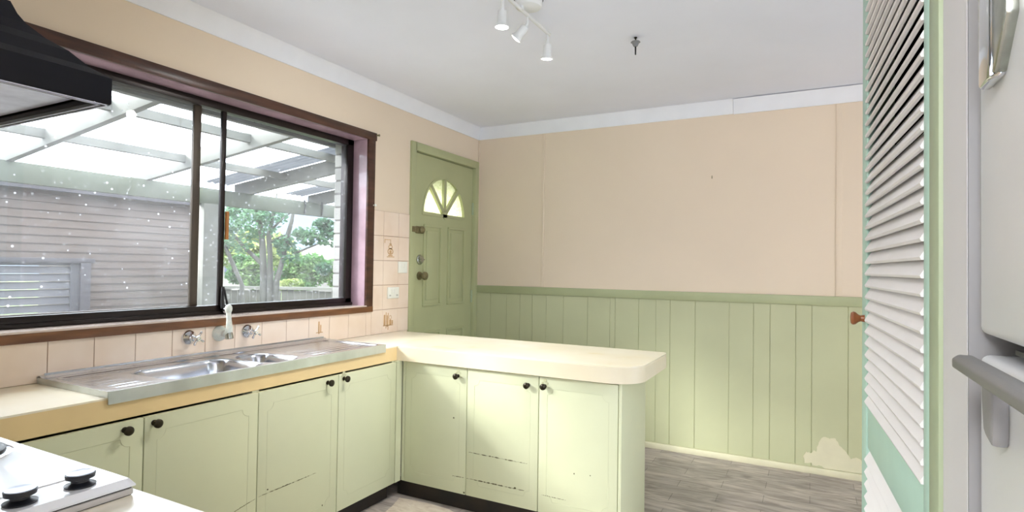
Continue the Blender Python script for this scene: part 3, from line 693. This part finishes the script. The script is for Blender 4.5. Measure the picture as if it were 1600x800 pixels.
# ================================================================== COOKTOP
ck = thing('cooktop', 'white enamel electric cooktop with dark solid hotplates', 'cooktop', (-1.43, .37, Q))
kx0, kx1, ky0, ky1 = -1.72, -1.14, .15, .648
B('base_tray', M('cooktop_grey_trim', (196, 192, 190), .3), ck, (kx0+.002, kx1-.002, ky0+.002, ky1-.002, Q+.001, Q+.0135), bevel=.003)
B('shadow_gap', m_black, ck, (kx0+.005, kx1-.005, ky0+.005, ky1-.005, Q+.0, Q+.02), smooth=0)
mb = MB()
def hob(x, y):
    d = rbox(x, y, kx0+.018, kx1-.10, ky0+.018, ky1-.018, .03); z = Q+.032
    z -= .004*sst(.003, -.006, d); e = rbox(x, y, kx0, kx1, ky0, ky1, .012)
    z -= .012*(sst(-.006, 0, e)**2); return z
NX, NY = 70, 60
vs = [(kx0+(kx1-kx0)*i/NX, ky0+(ky1-ky0)*j/NY, hob(kx0+(kx1-kx0)*i/NX, ky0+(ky1-ky0)*j/NY)) for j in range(NY+1) for i in range(NX+1)]
mb.add(vs, [(j*(NX+1)+i, j*(NX+1)+i+1, (j+1)*(NX+1)+i+1, (j+1)*(NX+1)+i) for j in range(NY) for i in range(NX)])
mb.box(kx0, kx1, ky0, ky1, Q+.017, Q+.0205)
mb.build('hob_plate', m_white, ck, smooth=50)
for (x, y, r) in ((-1.585, .53, .085), (-1.585, .28, .07), (-1.35, .27, .085)):
    mb = MB(); mb.lathe((x, y, Q+.026), (0, 0, 1), [(0, r+.012), (.004, r+.012), (.0055, r+.008), (.006, r+.006)], 40); rg = mb.build('burner_ring', m_chrome, ck)
    mb = MB(); mb.lathe((x, y, Q+.028), (0, 0, 1), [(0, r), (.010, r), (.0125, r-.004), (.0125, r-.02), (.011, r-.024), (.0108, .01)], 40); mb.build('hotplate', m_black, rg)
m_dial = M('dark_dial_plastic', (34, 36, 42), .3); m_dialt = M('silver_dial_face', (178, 184, 200), .3, .5)
for y in (.575, .485, .395, .305):
    x = kx1-.045
    mb = MB(); mb.lathe((x, y, Q+.031), (0, 0, 1), [(0, .0235), (.004, .0245), (.006, .020), (.009, .014), (.013, .014), (.016, .0225), (.023, .0235), (.024, .022)], 28); k = mb.build('dial', m_dial, ck)
    mb = MB(); mb.lathe((x, y, Q+.0549), (0, 0, 1), [(0, .0215), (.0012, .0215), (.0016, .020)], 28); mb.build('dial_face', m_dialt, k)

# ================================================================== RANGE HOOD
hx0, hx1, hy1, hz0, hz1 = -1.81, -1.213, .624, 1.55, 1.60
hh = thing('range_hood', 'black canopy range hood with pale filter underneath, beside the window', 'range hood', (-1.51, NEAR, hz0))
mb = MB()
prof = [(0, hz0), (0, hz1), (.032, 1.615), (.061, 1.639), (.092, 1.655), (.117, 1.675), (.128, 1.69), (.137, 1.71)]
rings = []
for dl, z in prof:
    k = .5*dl; rings.append([(hx0+k, NEAR, z), (hx1-k, NEAR, z), (hx1-k, hy1-dl, z), (hx0+k, hy1-dl, z)])
for a, b in zip(rings, rings[1:]):
    mb.add(a+b, [(i, (i+1) % 4, 4+(i+1) % 4, 4+i) for i in range(4)])
mb.add(rings[-1], [(0, 1, 2, 3)])
mb.build('canopy', m_hood, hh, smooth=0)
mb = MB(); ww = .028
for (a, b, c, d) in ((hx0, hx1, hy1-ww, hy1), (hx0, hx1, NEAR, NEAR+ww), (hx0, hx0+ww, NEAR+ww, hy1-ww), (hx1-ww, hx1, NEAR+ww, hy1-ww)): mb.box(a+.001, b-.001, c+.001 if c > .1 else c, d-.001, hz0-.002, hz0+.008)
mb.build('rim', m_hood, hh, bevel=.001)
mb = MB()
for q in range(2):
    o_ = .003+.010*q
    for (a, b, c, d) in ((hx0+o_, hx1-o_, hy1-o_-.003, hy1-o_), (hx0+o_, hx0+o_+.003, NEAR+o_, hy1-o_), (hx1-o_-.003, hx1-o_, NEAR+o_, hy1-o_)): mb.box(a, b, c, d, hz0-.0035, hz0-.001)
mb.build('rim_beading', m_hoodin, hh, smooth=0)
B('filter', m_hoodin, hh, (hx0+.028, hx1-.0285, NEAR+.028, hy1-.0285, hz0+.012, hz0+.016), smooth=0)
B('filter_seam', m_black, hh, (hx0+.028, hx1-.1, .40, .403, hz0+.0105, hz0+.0125), smooth=0)
B('flue', m_hoodg, hh, (hx0+.085, hx1-.08, NEAR, .487, 1.71, 2.33), bevel=.003)

# ================================================================== CEILING SPOT BAR
sp = thing('ceiling_spotlight', 'white ceiling bar with three adjustable spotlights above the peninsula', 'ceiling light', (-1.1, 2.18, H))
mb = MB(); mb.lathe((-1.085, 2.20, H), (0, 0, -1), [(0, .058), (.004, .060), (.026, .060), (.036, .054), (.044, .035), (.047, .02)], 32); mb.build('ceiling_rose', m_spot, sp)
mb = MB(); mb.lathe((-1.085, 2.20, H-.0), (0, 0, -1), [(0, .064), (.004, .064), (.0045, .062)], 32); mb.build('rose_gasket', m_black, sp)
mb = MB(); mb.tube([(-1.105, 1.88, 2.345), (-1.1, 2.46, 2.345)], .008, 12); mb.tube([(-1.1, 2.165, 2.375), (-1.1, 2.165, 2.34)], .010, 10); mb.build('bar', m_spot, sp)
def head(y, dirv, power, lit=m_bulb, neck=.035):
    p = Vector((-1.102, y, 2.337)); q = p+Vector((0, 0, -neck)); d = Vector(dirv).normalized()
    mb = MB(); mb.tube([p, q], .0055, 10); mb.tube([q+Vector((0, 0, .006)), q+d*.012], .0075, 10)
    mb.build('swivel_arm', m_spot, sp)
    mb = MB(); mb.lathe(q+d*.006, d, [(0, .008), (.004, .017), (.008, .019), (.05, .0195), (.054, .021), (.066, .027), (.070, .0275), (.066, .024)], 24)
    h = mb.build('lamp_head', m_spot, sp)
    mb = MB(); mb.lathe(q+d*.068, d, [(0, .0235), (.004, .0238), (.010, .019), (.0125, .008)], 20); mb.build('bulb', lit, h)
    l = bpy.data.lights.new('spot_lamp', 'SPOT'); l.energy = power; l.color = (1, .97, .93); l.spot_size = math.radians(120); l.spot_blend = .7; l.shadow_soft_size = .025
    lo = bpy.data.objects.new('spot_lamp', l); COL.objects.link(lo); lo.location = q+d*.09
    lo.rotation_euler = d.to_track_quat('-Z', 'Y').to_euler()
head(2.0, (-.04, .02, -1), 38, neck=.055)
head(2.225, (-.68, -.10, -.72), 16, m_bulb2)
head(2.44, (-.1, .15, -1), 30)

# ceiling hook fitting
ch = thing('ceiling_hook', 'small dark hanging lamp fitting without a shade in mid ceiling', 'fitting', (-.78, 2.795, H))
mb = MB(); mb.tube([(-.78, 2.795, H), (-.78, 2.795, H-.022)], .004, 8); mb.lathe((-.78, 2.795, H-.001), (0, 0, -1), [(0, .008), (.004, .008), (.006, .004)], 12); mb.build('stem', m_knob, ch)
mb = MB(); mb.lathe((-.78, 2.795, H-.018), (0, 0, -1), [(0, .006), (.004, .021), (.008, .024), (.012, .018), (.02, .014), (.028, .010), (.03, .004)], 20); mb.build('cup', m_fgrey, ch)
mb = MB(); mb.tube([(-.78, 2.795, H-.044), (-.78, 2.796, H-.088)], [.0045, .0035], 8); mb.build('flex_stub', m_black, ch)

# picture hook
mb = MB(); mb.box(-.607, -.602, BK-.004, BK, 1.872, 1.892); mb.tube([(-.6045, BK-.004, 1.874), (-.6045, BK-.012, 1.872), (-.6045, BK-.012, 1.884)], .0018, 6)
tag(mb.build('picture_hook', m_brass), 'tiny metal picture hook alone on the peach back wall', 'hook')

# ================================================================== FLOOR OFFCUT
mb = MB()
A = [(-1.985, 2.52), (-1.80, 2.535), (-1.66, 2.525), (-1.60, 2.50), (-1.50, 2.515), (-1.36, 2.50), (-1.2, 2.51), (-1.05, 2.48), (-1.0, 2.30), (-1.03, 1.9), (-1.0, 1.5), (-1.3, 1.42), (-1.6, 1.45), (-1.9, 1.43), (-1.93, 1.6), (-1.90, 1.8), (-1.93, 2.0), (-1.89, 2.16), (-1.885, 2.28), (-1.93, 2.33), (-1.95, 2.42)]
NXm, NYm = 40, 46
def inside(px, py):
    c = False; n = len(A)
    for i in range(n):
        (x1, y1), (x2, y2) = A[i], A[(i+1) % n]
        if (y1 > py) != (y2 > py) and px < (x2-x1)*(py-y1)/(y2-y1)+x1: c = not c
    return c
mb.prism(A, FL, FL+.004, 'z')
o = mb.build('floor_mat', m_mat, None, bevel=.001, seg=1, smooth=0)
tag(o, 'pale loose floor mat with wavy edges in front of the corner cabinets', 'mat')

# ================================================================== PANTRY WITH LOUVRED DOOR
th = math.radians(3.0)
pc = thing('pantry_cupboard', 'tall pantry cupboard with a mint green and white louvred door ajar', 'pantry', (.195, 1.16, FL))
B('carcass', m_nib, pc, (.215, .82, 1.147, 1.165, FL, H), (.215, .82, 2.14, 2.16, FL, H), (.80, .82, 1.165, 2.14, FL, H), (.215, .80, 1.165, 2.14, 2.2, 2.22), smooth=0)
B('shelf', m_dark, pc, (.26, .80, 1.165, 2.14, .6, .62), (.26, .80, 1.165, 2.14, 1.1, 1.12), (.26, .80, 1.165, 2.14, 1.6, 1.62), (.79, .80, 1.165, 2.14, FL, 2.2), (.226, .79, 1.165, 1.17, FL, 2.2), (.226, .79, 2.135, 2.14, FL, 2.2), (.226, .79, 1.17, 2.135, 2.19, 2.2), smooth=0)
B('architrave', m_arch, pc, (.1835, .215, 1.147, 1.2275, FL, H), (.150, .225, 2.072, 2.16, FL, H), (.19, .215, 1.228, 2.125, 2.24, H), bevel=.003)
# door leaf in its own frame: local u along width (far), face toward -x
DW = .835
hinge = Vector((.184, 1.229, FL))
ld = bpy.data.objects.new('louvred_door', None); COL.objects.link(ld); ld.parent = pc
ld.location = hinge-pc.location; ld.rotation_euler = (0, 0, th)
def dpart(mb, name, mat, **k):
    o = mb.build(name, mat, None, **k); o.parent = ld; return o
Zt = 2.22; TH = .034; z0 = .008
mb = MB()
mb.box(0, TH, 0, .043, z0, Zt); mb.box(0, TH, DW-.092, DW, z0, Zt)
mb.box(0.003, TH-.003, .043, DW-.092, .733-FL, .857-FL); mb.box(0.003, TH-.003, .043, DW-.092, z0, .18); mb.box(.003, TH-.003, .043, DW-.092, Zt-.11, Zt)
dpart(mb, 'door_frame', m_mint, bevel=.003)
def slats(za, zb):
    mb = MB(); p = .0335; nn = int((zb-za-.01)/p); p = (zb-za-.008)/nn
    for i in range(nn):
        z = za+.004+p*i; u0, u1 = .0435, DW-.0925
        # outer (low) edge proud of the frame, rising toward the back
        x0, zz0, x1, zz1 = .003, z+.0, .026, z+.044; t = .0095
        dx, dz = x1-x0, zz1-zz0; ln = math.hypot(dx, dz); nx, nz = -dz/ln*t, dx/ln*t
        poly = [(x0, zz0), (x1, zz1-.002), (x1+nx, zz1+nz-.002), (x0+nx, zz0+nz+.001), (x0+nx*.75, zz0)]
        mb.prism([(a, b) for a, b in poly], u0, u1, 'y')
    dpart(mb, 'louvre_slats', m_slat, smooth=0)
slats(.857-FL, Zt-.11); slats(.18, .733-FL)
mb = MB(); mb.lathe((0, DW-.05, 1.105-FL), (-1, 0, 0), [(0, .011), (.004, .010), (.010, .009), (.016, .012), (.024, .019), (.03, .020), (.035, .016), (.037, .006)], 24); dpart(mb, 'knob', m_knobw)

# ================================================================== REFRIGERATOR
fr = thing('refrigerator', 'tall white refrigerator with top freezer beside the louvred pantry cupboard', 'refrigerator', (.55, .65, FL))
FX = .20; fy0, fy1 = .33, .970
B('cabinet', m_fridge, fr, (FX+.06, .86, fy0, fy1, FL+.04, 1.74), bevel=.008)
B('plinth', m_gasket_shade, fr, (FX+.09, .82, fy0+.02, fy1-.02, FL, FL+.04), smooth=0)
B('gasket', m_gasket_shade, fr, (FX+.052, FX+.062, fy0+.01, fy1-.01, 1.17, 1.73), (FX+.052, FX+.062, fy0+.01, fy1-.01, .05, 1.13), smooth=0)
ld_ = B('lower_door', m_fridge, fr, (FX, FX+.052, fy0, fy1, .03, 1.137), bevel=.010, seg=4)
ud = B('freezer_door', m_fridge, fr, (FX, FX+.052, fy0, fy1, 1.164, 1.745), bevel=.010, seg=4)
B('hinge_bracket', m_black, fr, (FX+.02, FX+.07, .80, .90, 1.146, 1.152), (FX+.04, FX+.075, fy0+.02, fy1-.02, 1.138, 1.163), smooth=0)
# chrome freezer handle (vertical, hollow shell with ribs)
mb = MB()
hyc = .880
prof2 = [(-.033, 0), (-.032, .007), (-.027, .013), (-.015, .016), (.015, .016), (.026, .013), (.030, .006), (.031, 0)]
mb.prism([(FX-b, hyc+a) for a, b in prof2], 1.474, 1.70, 'z')
hb = mb.build('freezer_handle', m_chrome, ud, bevel=.004, seg=3)
mb = MB(); mb.prism([(.862, 1.478), (.862, 1.70), (.80, 1.70), (.80, 1.53), (.845, 1.478)], FX-.012, FX+.001, 'x'); mb.build('handle_recess', m_chromed, hb, bevel=.003)
B('handle_slot', m_black, hb, (FX-.014, FX-.0, .855, .862, 1.49, 1.70), smooth=0)
# grey grip of the lower door
mb = MB(); mb.prism([(.150, 1.132), (.158, 1.1275), (.172, 1.129), (.176, 1.139), (.170, 1.147), (.156, 1.147), (.150, 1.142)], .36, .855, 'y'); gh = mb.build('lower_door_handle', m_fgrey, ld_, bevel=.002)
for yc in (.86, .42):
    mb = MB()
    mb.prism([(yc-.022, 1.128), (yc+.028, 1.128), (yc+.026, 1.09), (yc+.018, 1.056), (yc+.008, 1.050), (yc-.018, 1.044), (yc-.022, 1.06)], FX-.016, FX+.001, 'x')
    mb.build('handle_bracket', m_gasket_shade, gh, bevel=.005)

# ================================================================== OUTSIDE
GZ = -.62
tag(B('ground_outside', m_grass, None, (-90, -2.76, -60, 90, GZ-.1, GZ), smooth=0), kind='structure')
tag(B('patio_slab', m_concrete, None, (-6.6, -2.77, -4, 9, GZ, GZ+.02), smooth=0), kind='structure')
# white painted brick skin of the house
mb = MB(); mb.cur = 1
mb.box(-2.755, -2.65, 2.775, 3.19, GZ, 2.6); mb.box(-2.755, -2.65, 4.1, 8, GZ, 2.6); mb.box(-2.755, -2.65, 3.19, 4.1, 2.1, 2.6); mb.cur = 0
z = GZ
row = 0
while z < 2.58:
    y = 2.772
    first = True
    while y < 3.2:
        wv = .23 if (row % 2 == 0 or not first) else .115
        mb.box(-2.762, -2.649, y, min(y+wv-.01, 3.19), z+.005, z+.081); y += wv; first = False
    z += .086; row += 1
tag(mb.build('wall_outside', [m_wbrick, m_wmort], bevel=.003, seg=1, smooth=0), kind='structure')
tag(B('wall_outside_eaves', m_pwood, None, (-2.80, -2.765, -3, 8, 2.012, 2.5), (-2.76, -2.65, -3, 2.77, 2.05, 2.6), (-2.76, -2.65, -3, 2.77, GZ, .96), (-2.76, -2.65, -3, .5, .96, 2.05), smooth=0), kind='structure')
# patio roof
pg = thing('patio_roof', 'white timber patio roof with milky translucent sheeting outside the kitchen window', 'patio roof', (-5.5, 3.8, GZ))
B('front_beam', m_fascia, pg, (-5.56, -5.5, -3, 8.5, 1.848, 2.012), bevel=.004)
SL = .12
def zb(x): return 2.005+SL*(x+5.5)
def rafter(y, d=.15, w_=.05):
    mb = MB(); xs = (-5.75, -2.802)
    vs = []
    for x in xs: vs += [(x, y-w_, zb(x)), (x, y, zb(x)), (x, y, zb(x)+d), (x, y-w_, zb(x)+d)]
    mb.add(vs, [(0, 1, 2, 3), (7, 6, 5, 4), (0, 4, 5, 1), (1, 5, 6, 2), (2, 6, 7, 3), (3, 7, 4, 0)]); mb.build('rafter', m_pwood, pg, bevel=.003)
RY = [-2.1, -1.03, .03, 1.10, 2.14, 3.19, 4.30, 5.36, 6.4, 7.5]
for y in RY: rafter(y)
for i in range(len(RY)-1):
    a, b = RY[i]+.0, RY[i+1]-.05
    for x in (-4.93, -4.08, -3.62):
        B('batten', m_pwood, pg, (x-.022, x+.022, a, b, zb(x)+.055, zb(x)+.12), smooth=0)
def sheet(y0, y1, mat):
    mb = MB(); n = int((y1-y0)/.0095); vs = []
    for i in range(n+1):
        y = y0+(y1-y0)*i/n; h = .009*math.sin(2*PI*y/.076)
        for x in (-5.85, -2.79): vs.append((x, y, zb(x)+.162+h))
    mb.add(vs, [(2*i, 2*i+1, 2*i+3, 2*i+2) for i in range(n)]); mb.build('roof_sheet', mat, pg, smooth=60)
y = -3.0
edges = [-3.0, -2.24, -1.48, -.72, .04, .80, 1.56, 2.32, 3.02, 3.93, 4.26, 5.02, 5.34, 6.2, 6.9, 7.6, 8.4]
for i in range(len(edges)-1):
    sheet(edges[i], edges[i+1], m_iron if i in (9, 11) else m_poly)
for y in (3.70, -1.5, 7.9):
    B('post', m_pwood, pg, (-5.60, -5.46, y, y+.17, GZ+.02, 1.848), bevel=.004)
for y in (5.02, 5.30):
    mb = MB(); mb.tube([(-5.49, y, 2.03), (-5.488, y+.015, 1.95), (-5.49, y+.005, 1.86)], .009, 6); mb.build('tie_strap', m_black, pg)
# neighbouring garage
ga = thing('garage', 'grey brown weatherboard garage beyond the patio', 'garage', (-7.2, 1, GZ))
mb = MB(); zz = GZ; xg = -7.0
while zz < 1.98:
    vs = [(xg+.012, zz), (xg, zz+.085), (xg-.03, zz+.085), (xg-.03, zz)]
    mb.prism([(a, b) for a, b in vs], -6.5, 2.35 if zz < 1.2 else 4.72, 'y')
    if zz < 1.2: mb.prism([(a, b) for a, b in vs], 3.42, 4.72, 'y')
    zz += .085
# side wall returning away
mb.box(-11, xg-.02, 4.66, 4.70, GZ, 2.0); mb.box(-11, xg-.02, -6.5, -6.46, GZ, 2.0)
gw = mb.build('weatherboard_wall', m_ngar, ga, smooth=0)
B('door_surround', m_gframe, ga, (xg-.02, xg+.05, -.2, 3.46, 1.22, 1.27), (xg-.02, xg+.05, 3.32, 3.42, GZ, 1.22), (xg-.02, xg+.04, 2.35, 2.40, GZ, 1.22), bevel=.004)
mb = MB(); zz = GZ+.05
while zz < 1.2:
    mb.prism([(xg+.012, zz), (xg-.006, zz+.075), (xg-.02, zz+.075), (xg-.02, zz)], 2.42, 3.24, 'y'); zz += .08
mb.box(xg-.02, xg+.02, 3.24, 3.32, GZ, 1.22)
mb.build('garage_door', m_gdoor, ga, smooth=0)
B('garage_window', m_gdark, ga, (xg-.02, xg+.0, -.2, 2.35, .1, 1.22), smooth=0)
B('roof', m_gframe, ga, (-11.2, -6.9, -6.7, 4.75, 2.01, 2.05), (-6.93, -6.88, -6.7, 4.75, 1.96, 2.05), smooth=0)

def cpt(px, py, depth):
    """place in the yard that lies behind that spot of the view at a chosen distance"""
    d = F+R*((px-800)/895.5)-U*((py-400)/895.5); return Vector((0, 0, CAM_H))+d*depth
# paling fence
fa, fb = Vector((-9.5, 5.2, 0)), Vector((-5.2, 13.2, 0))
fe = thing('paling_fence', 'low weathered grey paling fence at the back of the yard', 'fence', (-9, 8, GZ))
fdir = Vector((.887, .46, 0)).normalized()
f0 = cpt(338, 450, 9.6); f0.z = 0
nf = Vector((-fdir.y, fdir.x, 0))
rndf = random.Random(5)
mb = MB(); s_ = -.9; rows = []
while s_ < 6.5:
    c = f0+fdir*s_; top = .80+rndf.uniform(-.012, .012); wv = .095
    a = c; b = c+fdir*wv
    vs = [(p.x+nf.x*o_, p.y+nf.y*o_, z_) for z_ in (GZ, top) for p, o_ in ((a, 0), (b, 0), (b, .015), (a, .015))]
    mb.add(vs, [(0, 1, 2, 3), (7, 6, 5, 4), (0, 4, 5, 1), (1, 5, 6, 2), (2, 6, 7, 3), (3, 7, 4, 0)]); s_ += .105
pal = mb.build('palings', m_fence, fe, smooth=0)
def fbar(z0_, z1_, s0, s1, o0, o1, name, mat):
    mb = MB(); a, b = f0+fdir*s0, f0+fdir*s1
    vs = [(p.x+nf.x*o_, p.y+nf.y*o_, z_) for z_ in (z0_, z1_) for p, o_ in ((a, o0), (b, o0), (b, o1), (a, o1))]
    mb.add(vs, [(0, 1, 2, 3), (7, 6, 5, 4), (0, 4, 5, 1), (1, 5, 6, 2), (2, 6, 7, 3), (3, 7, 4, 0)]); mb.build(name, mat, fe, smooth=0)
fbar(.815, .86, -.95, 6.6, -.03, .05, 'capping_rail', m_pwood)

def cloud(name, parent, centres, n, size, mat, rnd):
    mb = MB()
    for _ in range(n):
        c, r = rnd.choice(centres); 
        d = Vector((rnd.gauss(0, 1), rnd.gauss(0, 1), rnd.gauss(0, 1))); d.normalize(); p = Vector(c)+Vector((d.x*r[0], d.y*r[0], d.z*r[1]))*rnd.uniform(.35, 1)**.6
        a = Vector((rnd.gauss(0, 1), rnd.gauss(0, 1), rnd.gauss(0, .6))).normalized(); b = a.orthogonal().normalized()
        b.rotate(Matrix.Rotation(rnd.uniform(0, 6.28), 3, a)); s1 = size*rnd.uniform(.6, 1.3); s2 = s1*.42
        mb.add([p-a*s1, p-b*s2, p+a*s1, p+b*s2], [(0, 1, 2, 3)])
    o = mb.build(name, mat, parent, smooth=0); return o
def branch(pts, rad): return [Vector(p) for p in pts], rad
def tree(label, base, limbs, blobs, n, size, mat, seed, cat='tree', name='tree', group=None):
    base = Vector(base); t = thing(name, label, cat, (base.x, base.y, GZ), group=group); rnd = random.Random(seed)
    mb = MB()
    for pts, rad in limbs: mb.tube(pts, rad, 8)
    if limbs: mb.build('trunk', m_bark, t, smooth=60)
    o = cloud('foliage', t, blobs, n, size, mat, rnd); o['kind'] = 'stuff'
    return t
# main tree: several leaning stems at about 7.5 m
D = 7.6
def c3(px, py, d=D): return cpt(px, py, d)
def dn(p): return Vector((p.x, p.y, GZ))
bs = c3(418, 470, D)
limbs = [([dn(c3(412, 470)), c3(412, 440), c3(411, 400), c3(409, 366), c3(404, 345), c3(398, 320)], [0.051, 0.046, 0.042, 0.038, 0.031, 0.013]),
         ([dn(c3(424, 470)), c3(422, 440), c3(422, 400), c3(420, 368), c3(425, 345), c3(430, 322), c3(433, 300)], [0.051, 0.042, 0.032, 0.033, 0.024, 0.018, 0.009]),
         ([c3(421, 362), c3(440, 343), c3(456, 331)], [0.018, 0.013, 0.007]),
         ([dn(c3(430, 470)), c3(432, 440), c3(442, 405), c3(449, 370), c3(456, 345), c3(460, 322)], [0.042, 0.038, 0.030, 0.033, 0.024, 0.015]),
         ([c3(424, 378), c3(436, 371), c3(450, 367), c3(470, 366), c3(490, 362)], [0.018, 0.015, 0.013, 0.011, 0.006]),
         ([c3(460, 396), c3(480, 388), c3(500, 380), c3(512, 374)], [0.018, 0.013, 0.010, 0.006]),
         ([c3(412, 415), c3(396, 400), c3(380, 384), c3(366, 368), c3(352, 352)], [0.031, 0.028, 0.024, 0.018, 0.013]),
         ([dn(c3(384, 470)), c3(378, 445), c3(366, 418), c3(352, 385), c3(342, 368)], [0.031, 0.028, 0.028, 0.024, 0.018])]
def blobs(lst, d): return [(c3(px, py, dd), (r, r*.8)) for px, py, r, dd in [(q[0], q[1], q[2], q[3] if len(q) > 3 else d) for q in lst]]
tree('tall yard tree with several leaning grey stems and blue-green leaves', bs, limbs,
     blobs([(400, 345, .26), (388, 352, .25), (375, 378, .22), (410, 358, .22), (430, 335, .22), (360, 350, .16), (480, 372, .13), (500, 362, .17), (512, 372, .16), (470, 365, .1), (520, 358, .14), (505, 350, .1), (452, 395, .18), (445, 380, .14), (345, 375, .18), (420, 330, .2), (365, 330, .1), (505, 420, .1), (395, 332, .18)], D), 3000, .04, m_leaf2, 11)
E2 = 9.0
tree('round bright green shrub growing behind the fence under the leaning tree', c3(390, 445, E2), [],
     blobs([(385, 420, .28), (370, 430, .2), (395, 438, .2), (400, 410, .2), (375, 408, .15)], E2+1.2), 2600, .045, m_leaf, 12, 'shrub', 'shrub')
tree('broad green shrub mass behind the fence, nearer the white brickwork', c3(475, 440, E2), [],
     blobs([(450, 432, .25), (470, 418, .28), (490, 412, .25), (505, 425, .25), (520, 420, .2), (525, 435, .22), (480, 438, .25), (460, 412, .18), (440, 440, .2)], E2+1.4), 4800, .045, m_leaf, 13, 'shrub', 'shrub')
tree('low yellow-green shrub just above the fence top between the bigger shrubs', c3(452, 444, E2), [],
     blobs([(448, 447, .16), (462, 446, .15), (436, 448, .12)], E2+.9), 900, .04, m_leaf3, 14, 'shrub', 'shrub')
tree('distant pale yellow-green tree behind the shrubs', c3(400, 400, 16), [([dn(c3(410, 440, 16)), c3(410, 400, 16)], [.15, .08])],
     blobs([(380, 395, .5), (410, 400, .6), (430, 385, .5), (360, 400, .4), (355, 385, .4), (390, 375, .4), (450, 410, .5), (345, 400, .35)], 16), 3600, .10, m_leaf3, 15)
# pale house beyond the fence
hb_ = c3(352, 430, 22)
ho = thing('house', 'pale pink house far behind the yard fence', 'house', (hb_.x, hb_.y, GZ))
def hbox(name, mat, p, hw, dp, z0_, z1_, par):
    mb = MB(); a, b = p-fdir*hw, p+fdir*hw; vs = [(q.x+nf.x*o_, q.y+nf.y*o_, z_) for z_ in (z0_, z1_) for q, o_ in ((a, 0), (b, 0), (b, dp), (a, dp))]
    mb.add(vs, [(0, 1, 2, 3), (7, 6, 5, 4), (0, 4, 5, 1), (1, 5, 6, 2), (2, 6, 7, 3), (3, 7, 4, 0)]); return mb.build(name, mat, par, smooth=0)
hbox('house_wall', m_hwall, hb_, .9, 3, GZ, 1.55, ho)
hbox('house_window', m_gdark, c3(362, 431, 21.9), .28, .05, .75, 1.3, ho)
mb = MB(); a, b = hb_-fdir*1.2, hb_+fdir*1.2
vs = [a-nf*.4+Vector((0, 0, 1.6-a.z)), b-nf*.4+Vector((0, 0, 1.6-b.z)), b+nf*3.4+Vector((0, 0, 1.6-b.z)), a+nf*3.4+Vector((0, 0, 1.6-a.z)), a+nf*1.5+Vector((0, 0, 2.3-a.z)), b+nf*1.5+Vector((0, 0, 2.3-b.z))]
mb.add(vs, [(0, 1, 5, 4), (2, 3, 4, 5), (0, 4, 3), (1, 2, 5), (0, 3, 2, 1)]); mb.build('house_roof', m_hroof, ho, smooth=0)
h2 = c3(500, 410, 24); ho2 = thing('shed', 'large pale shed with sloping roof beyond the green shrubs', 'shed', (h2.x, h2.y, GZ))
hbox('shed_wall', m_hwall, h2, 1.5, 4, GZ, 1.5, ho2)
mb = MB(); a, b = h2-fdir*1.7, h2+fdir*1.9
vs = [a+Vector((0, 0, 1.5-a.z)), b+Vector((0, 0, 1.5-b.z)), b+nf*4+Vector((0, 0, 2.2-b.z)), a+nf*4+fdir*1.0+Vector((0, 0, 2.5-a.z)), a+nf*4+Vector((0, 0, 1.5-a.z)), b+nf*4+Vector((0, 0, 1.5-b.z))]
mb.add(vs, [(0, 1, 2, 3), (0, 3, 4), (1, 5, 2), (4, 3, 2, 5), (0, 4, 5, 1)]); mb.build('shed_roof', m_hwall, ho2, smooth=0)
# hazy wooded hill on the horizon
mb = MB(); vs = []; n = 60
for i in range(n+1):
    t = i/n; ang = math.radians(20+t*110); r0 = 70; hgt = 8+2.5*math.sin(t*9)+1.2*math.sin(t*23)
    cx_, cyy = -math.sin(ang)*r0, math.cos(ang)*r0
    vs += [(cx_, cyy, GZ), (cx_*1.2, cyy*1.2, hgt), (cx_*1.5, cyy*1.5, GZ)]
mb.add(vs, [(3*i, 3*i+3, 3*i+4, 3*i+1) for i in range(n)]+[(3*i+1, 3*i+4, 3*i+5, 3*i+2) for i in range(n)])
o = mb.build('hill', m_hill, None, smooth=60); tag(o, 'hazy blue-green wooded hill on the horizon', 'hill', kind='structure')
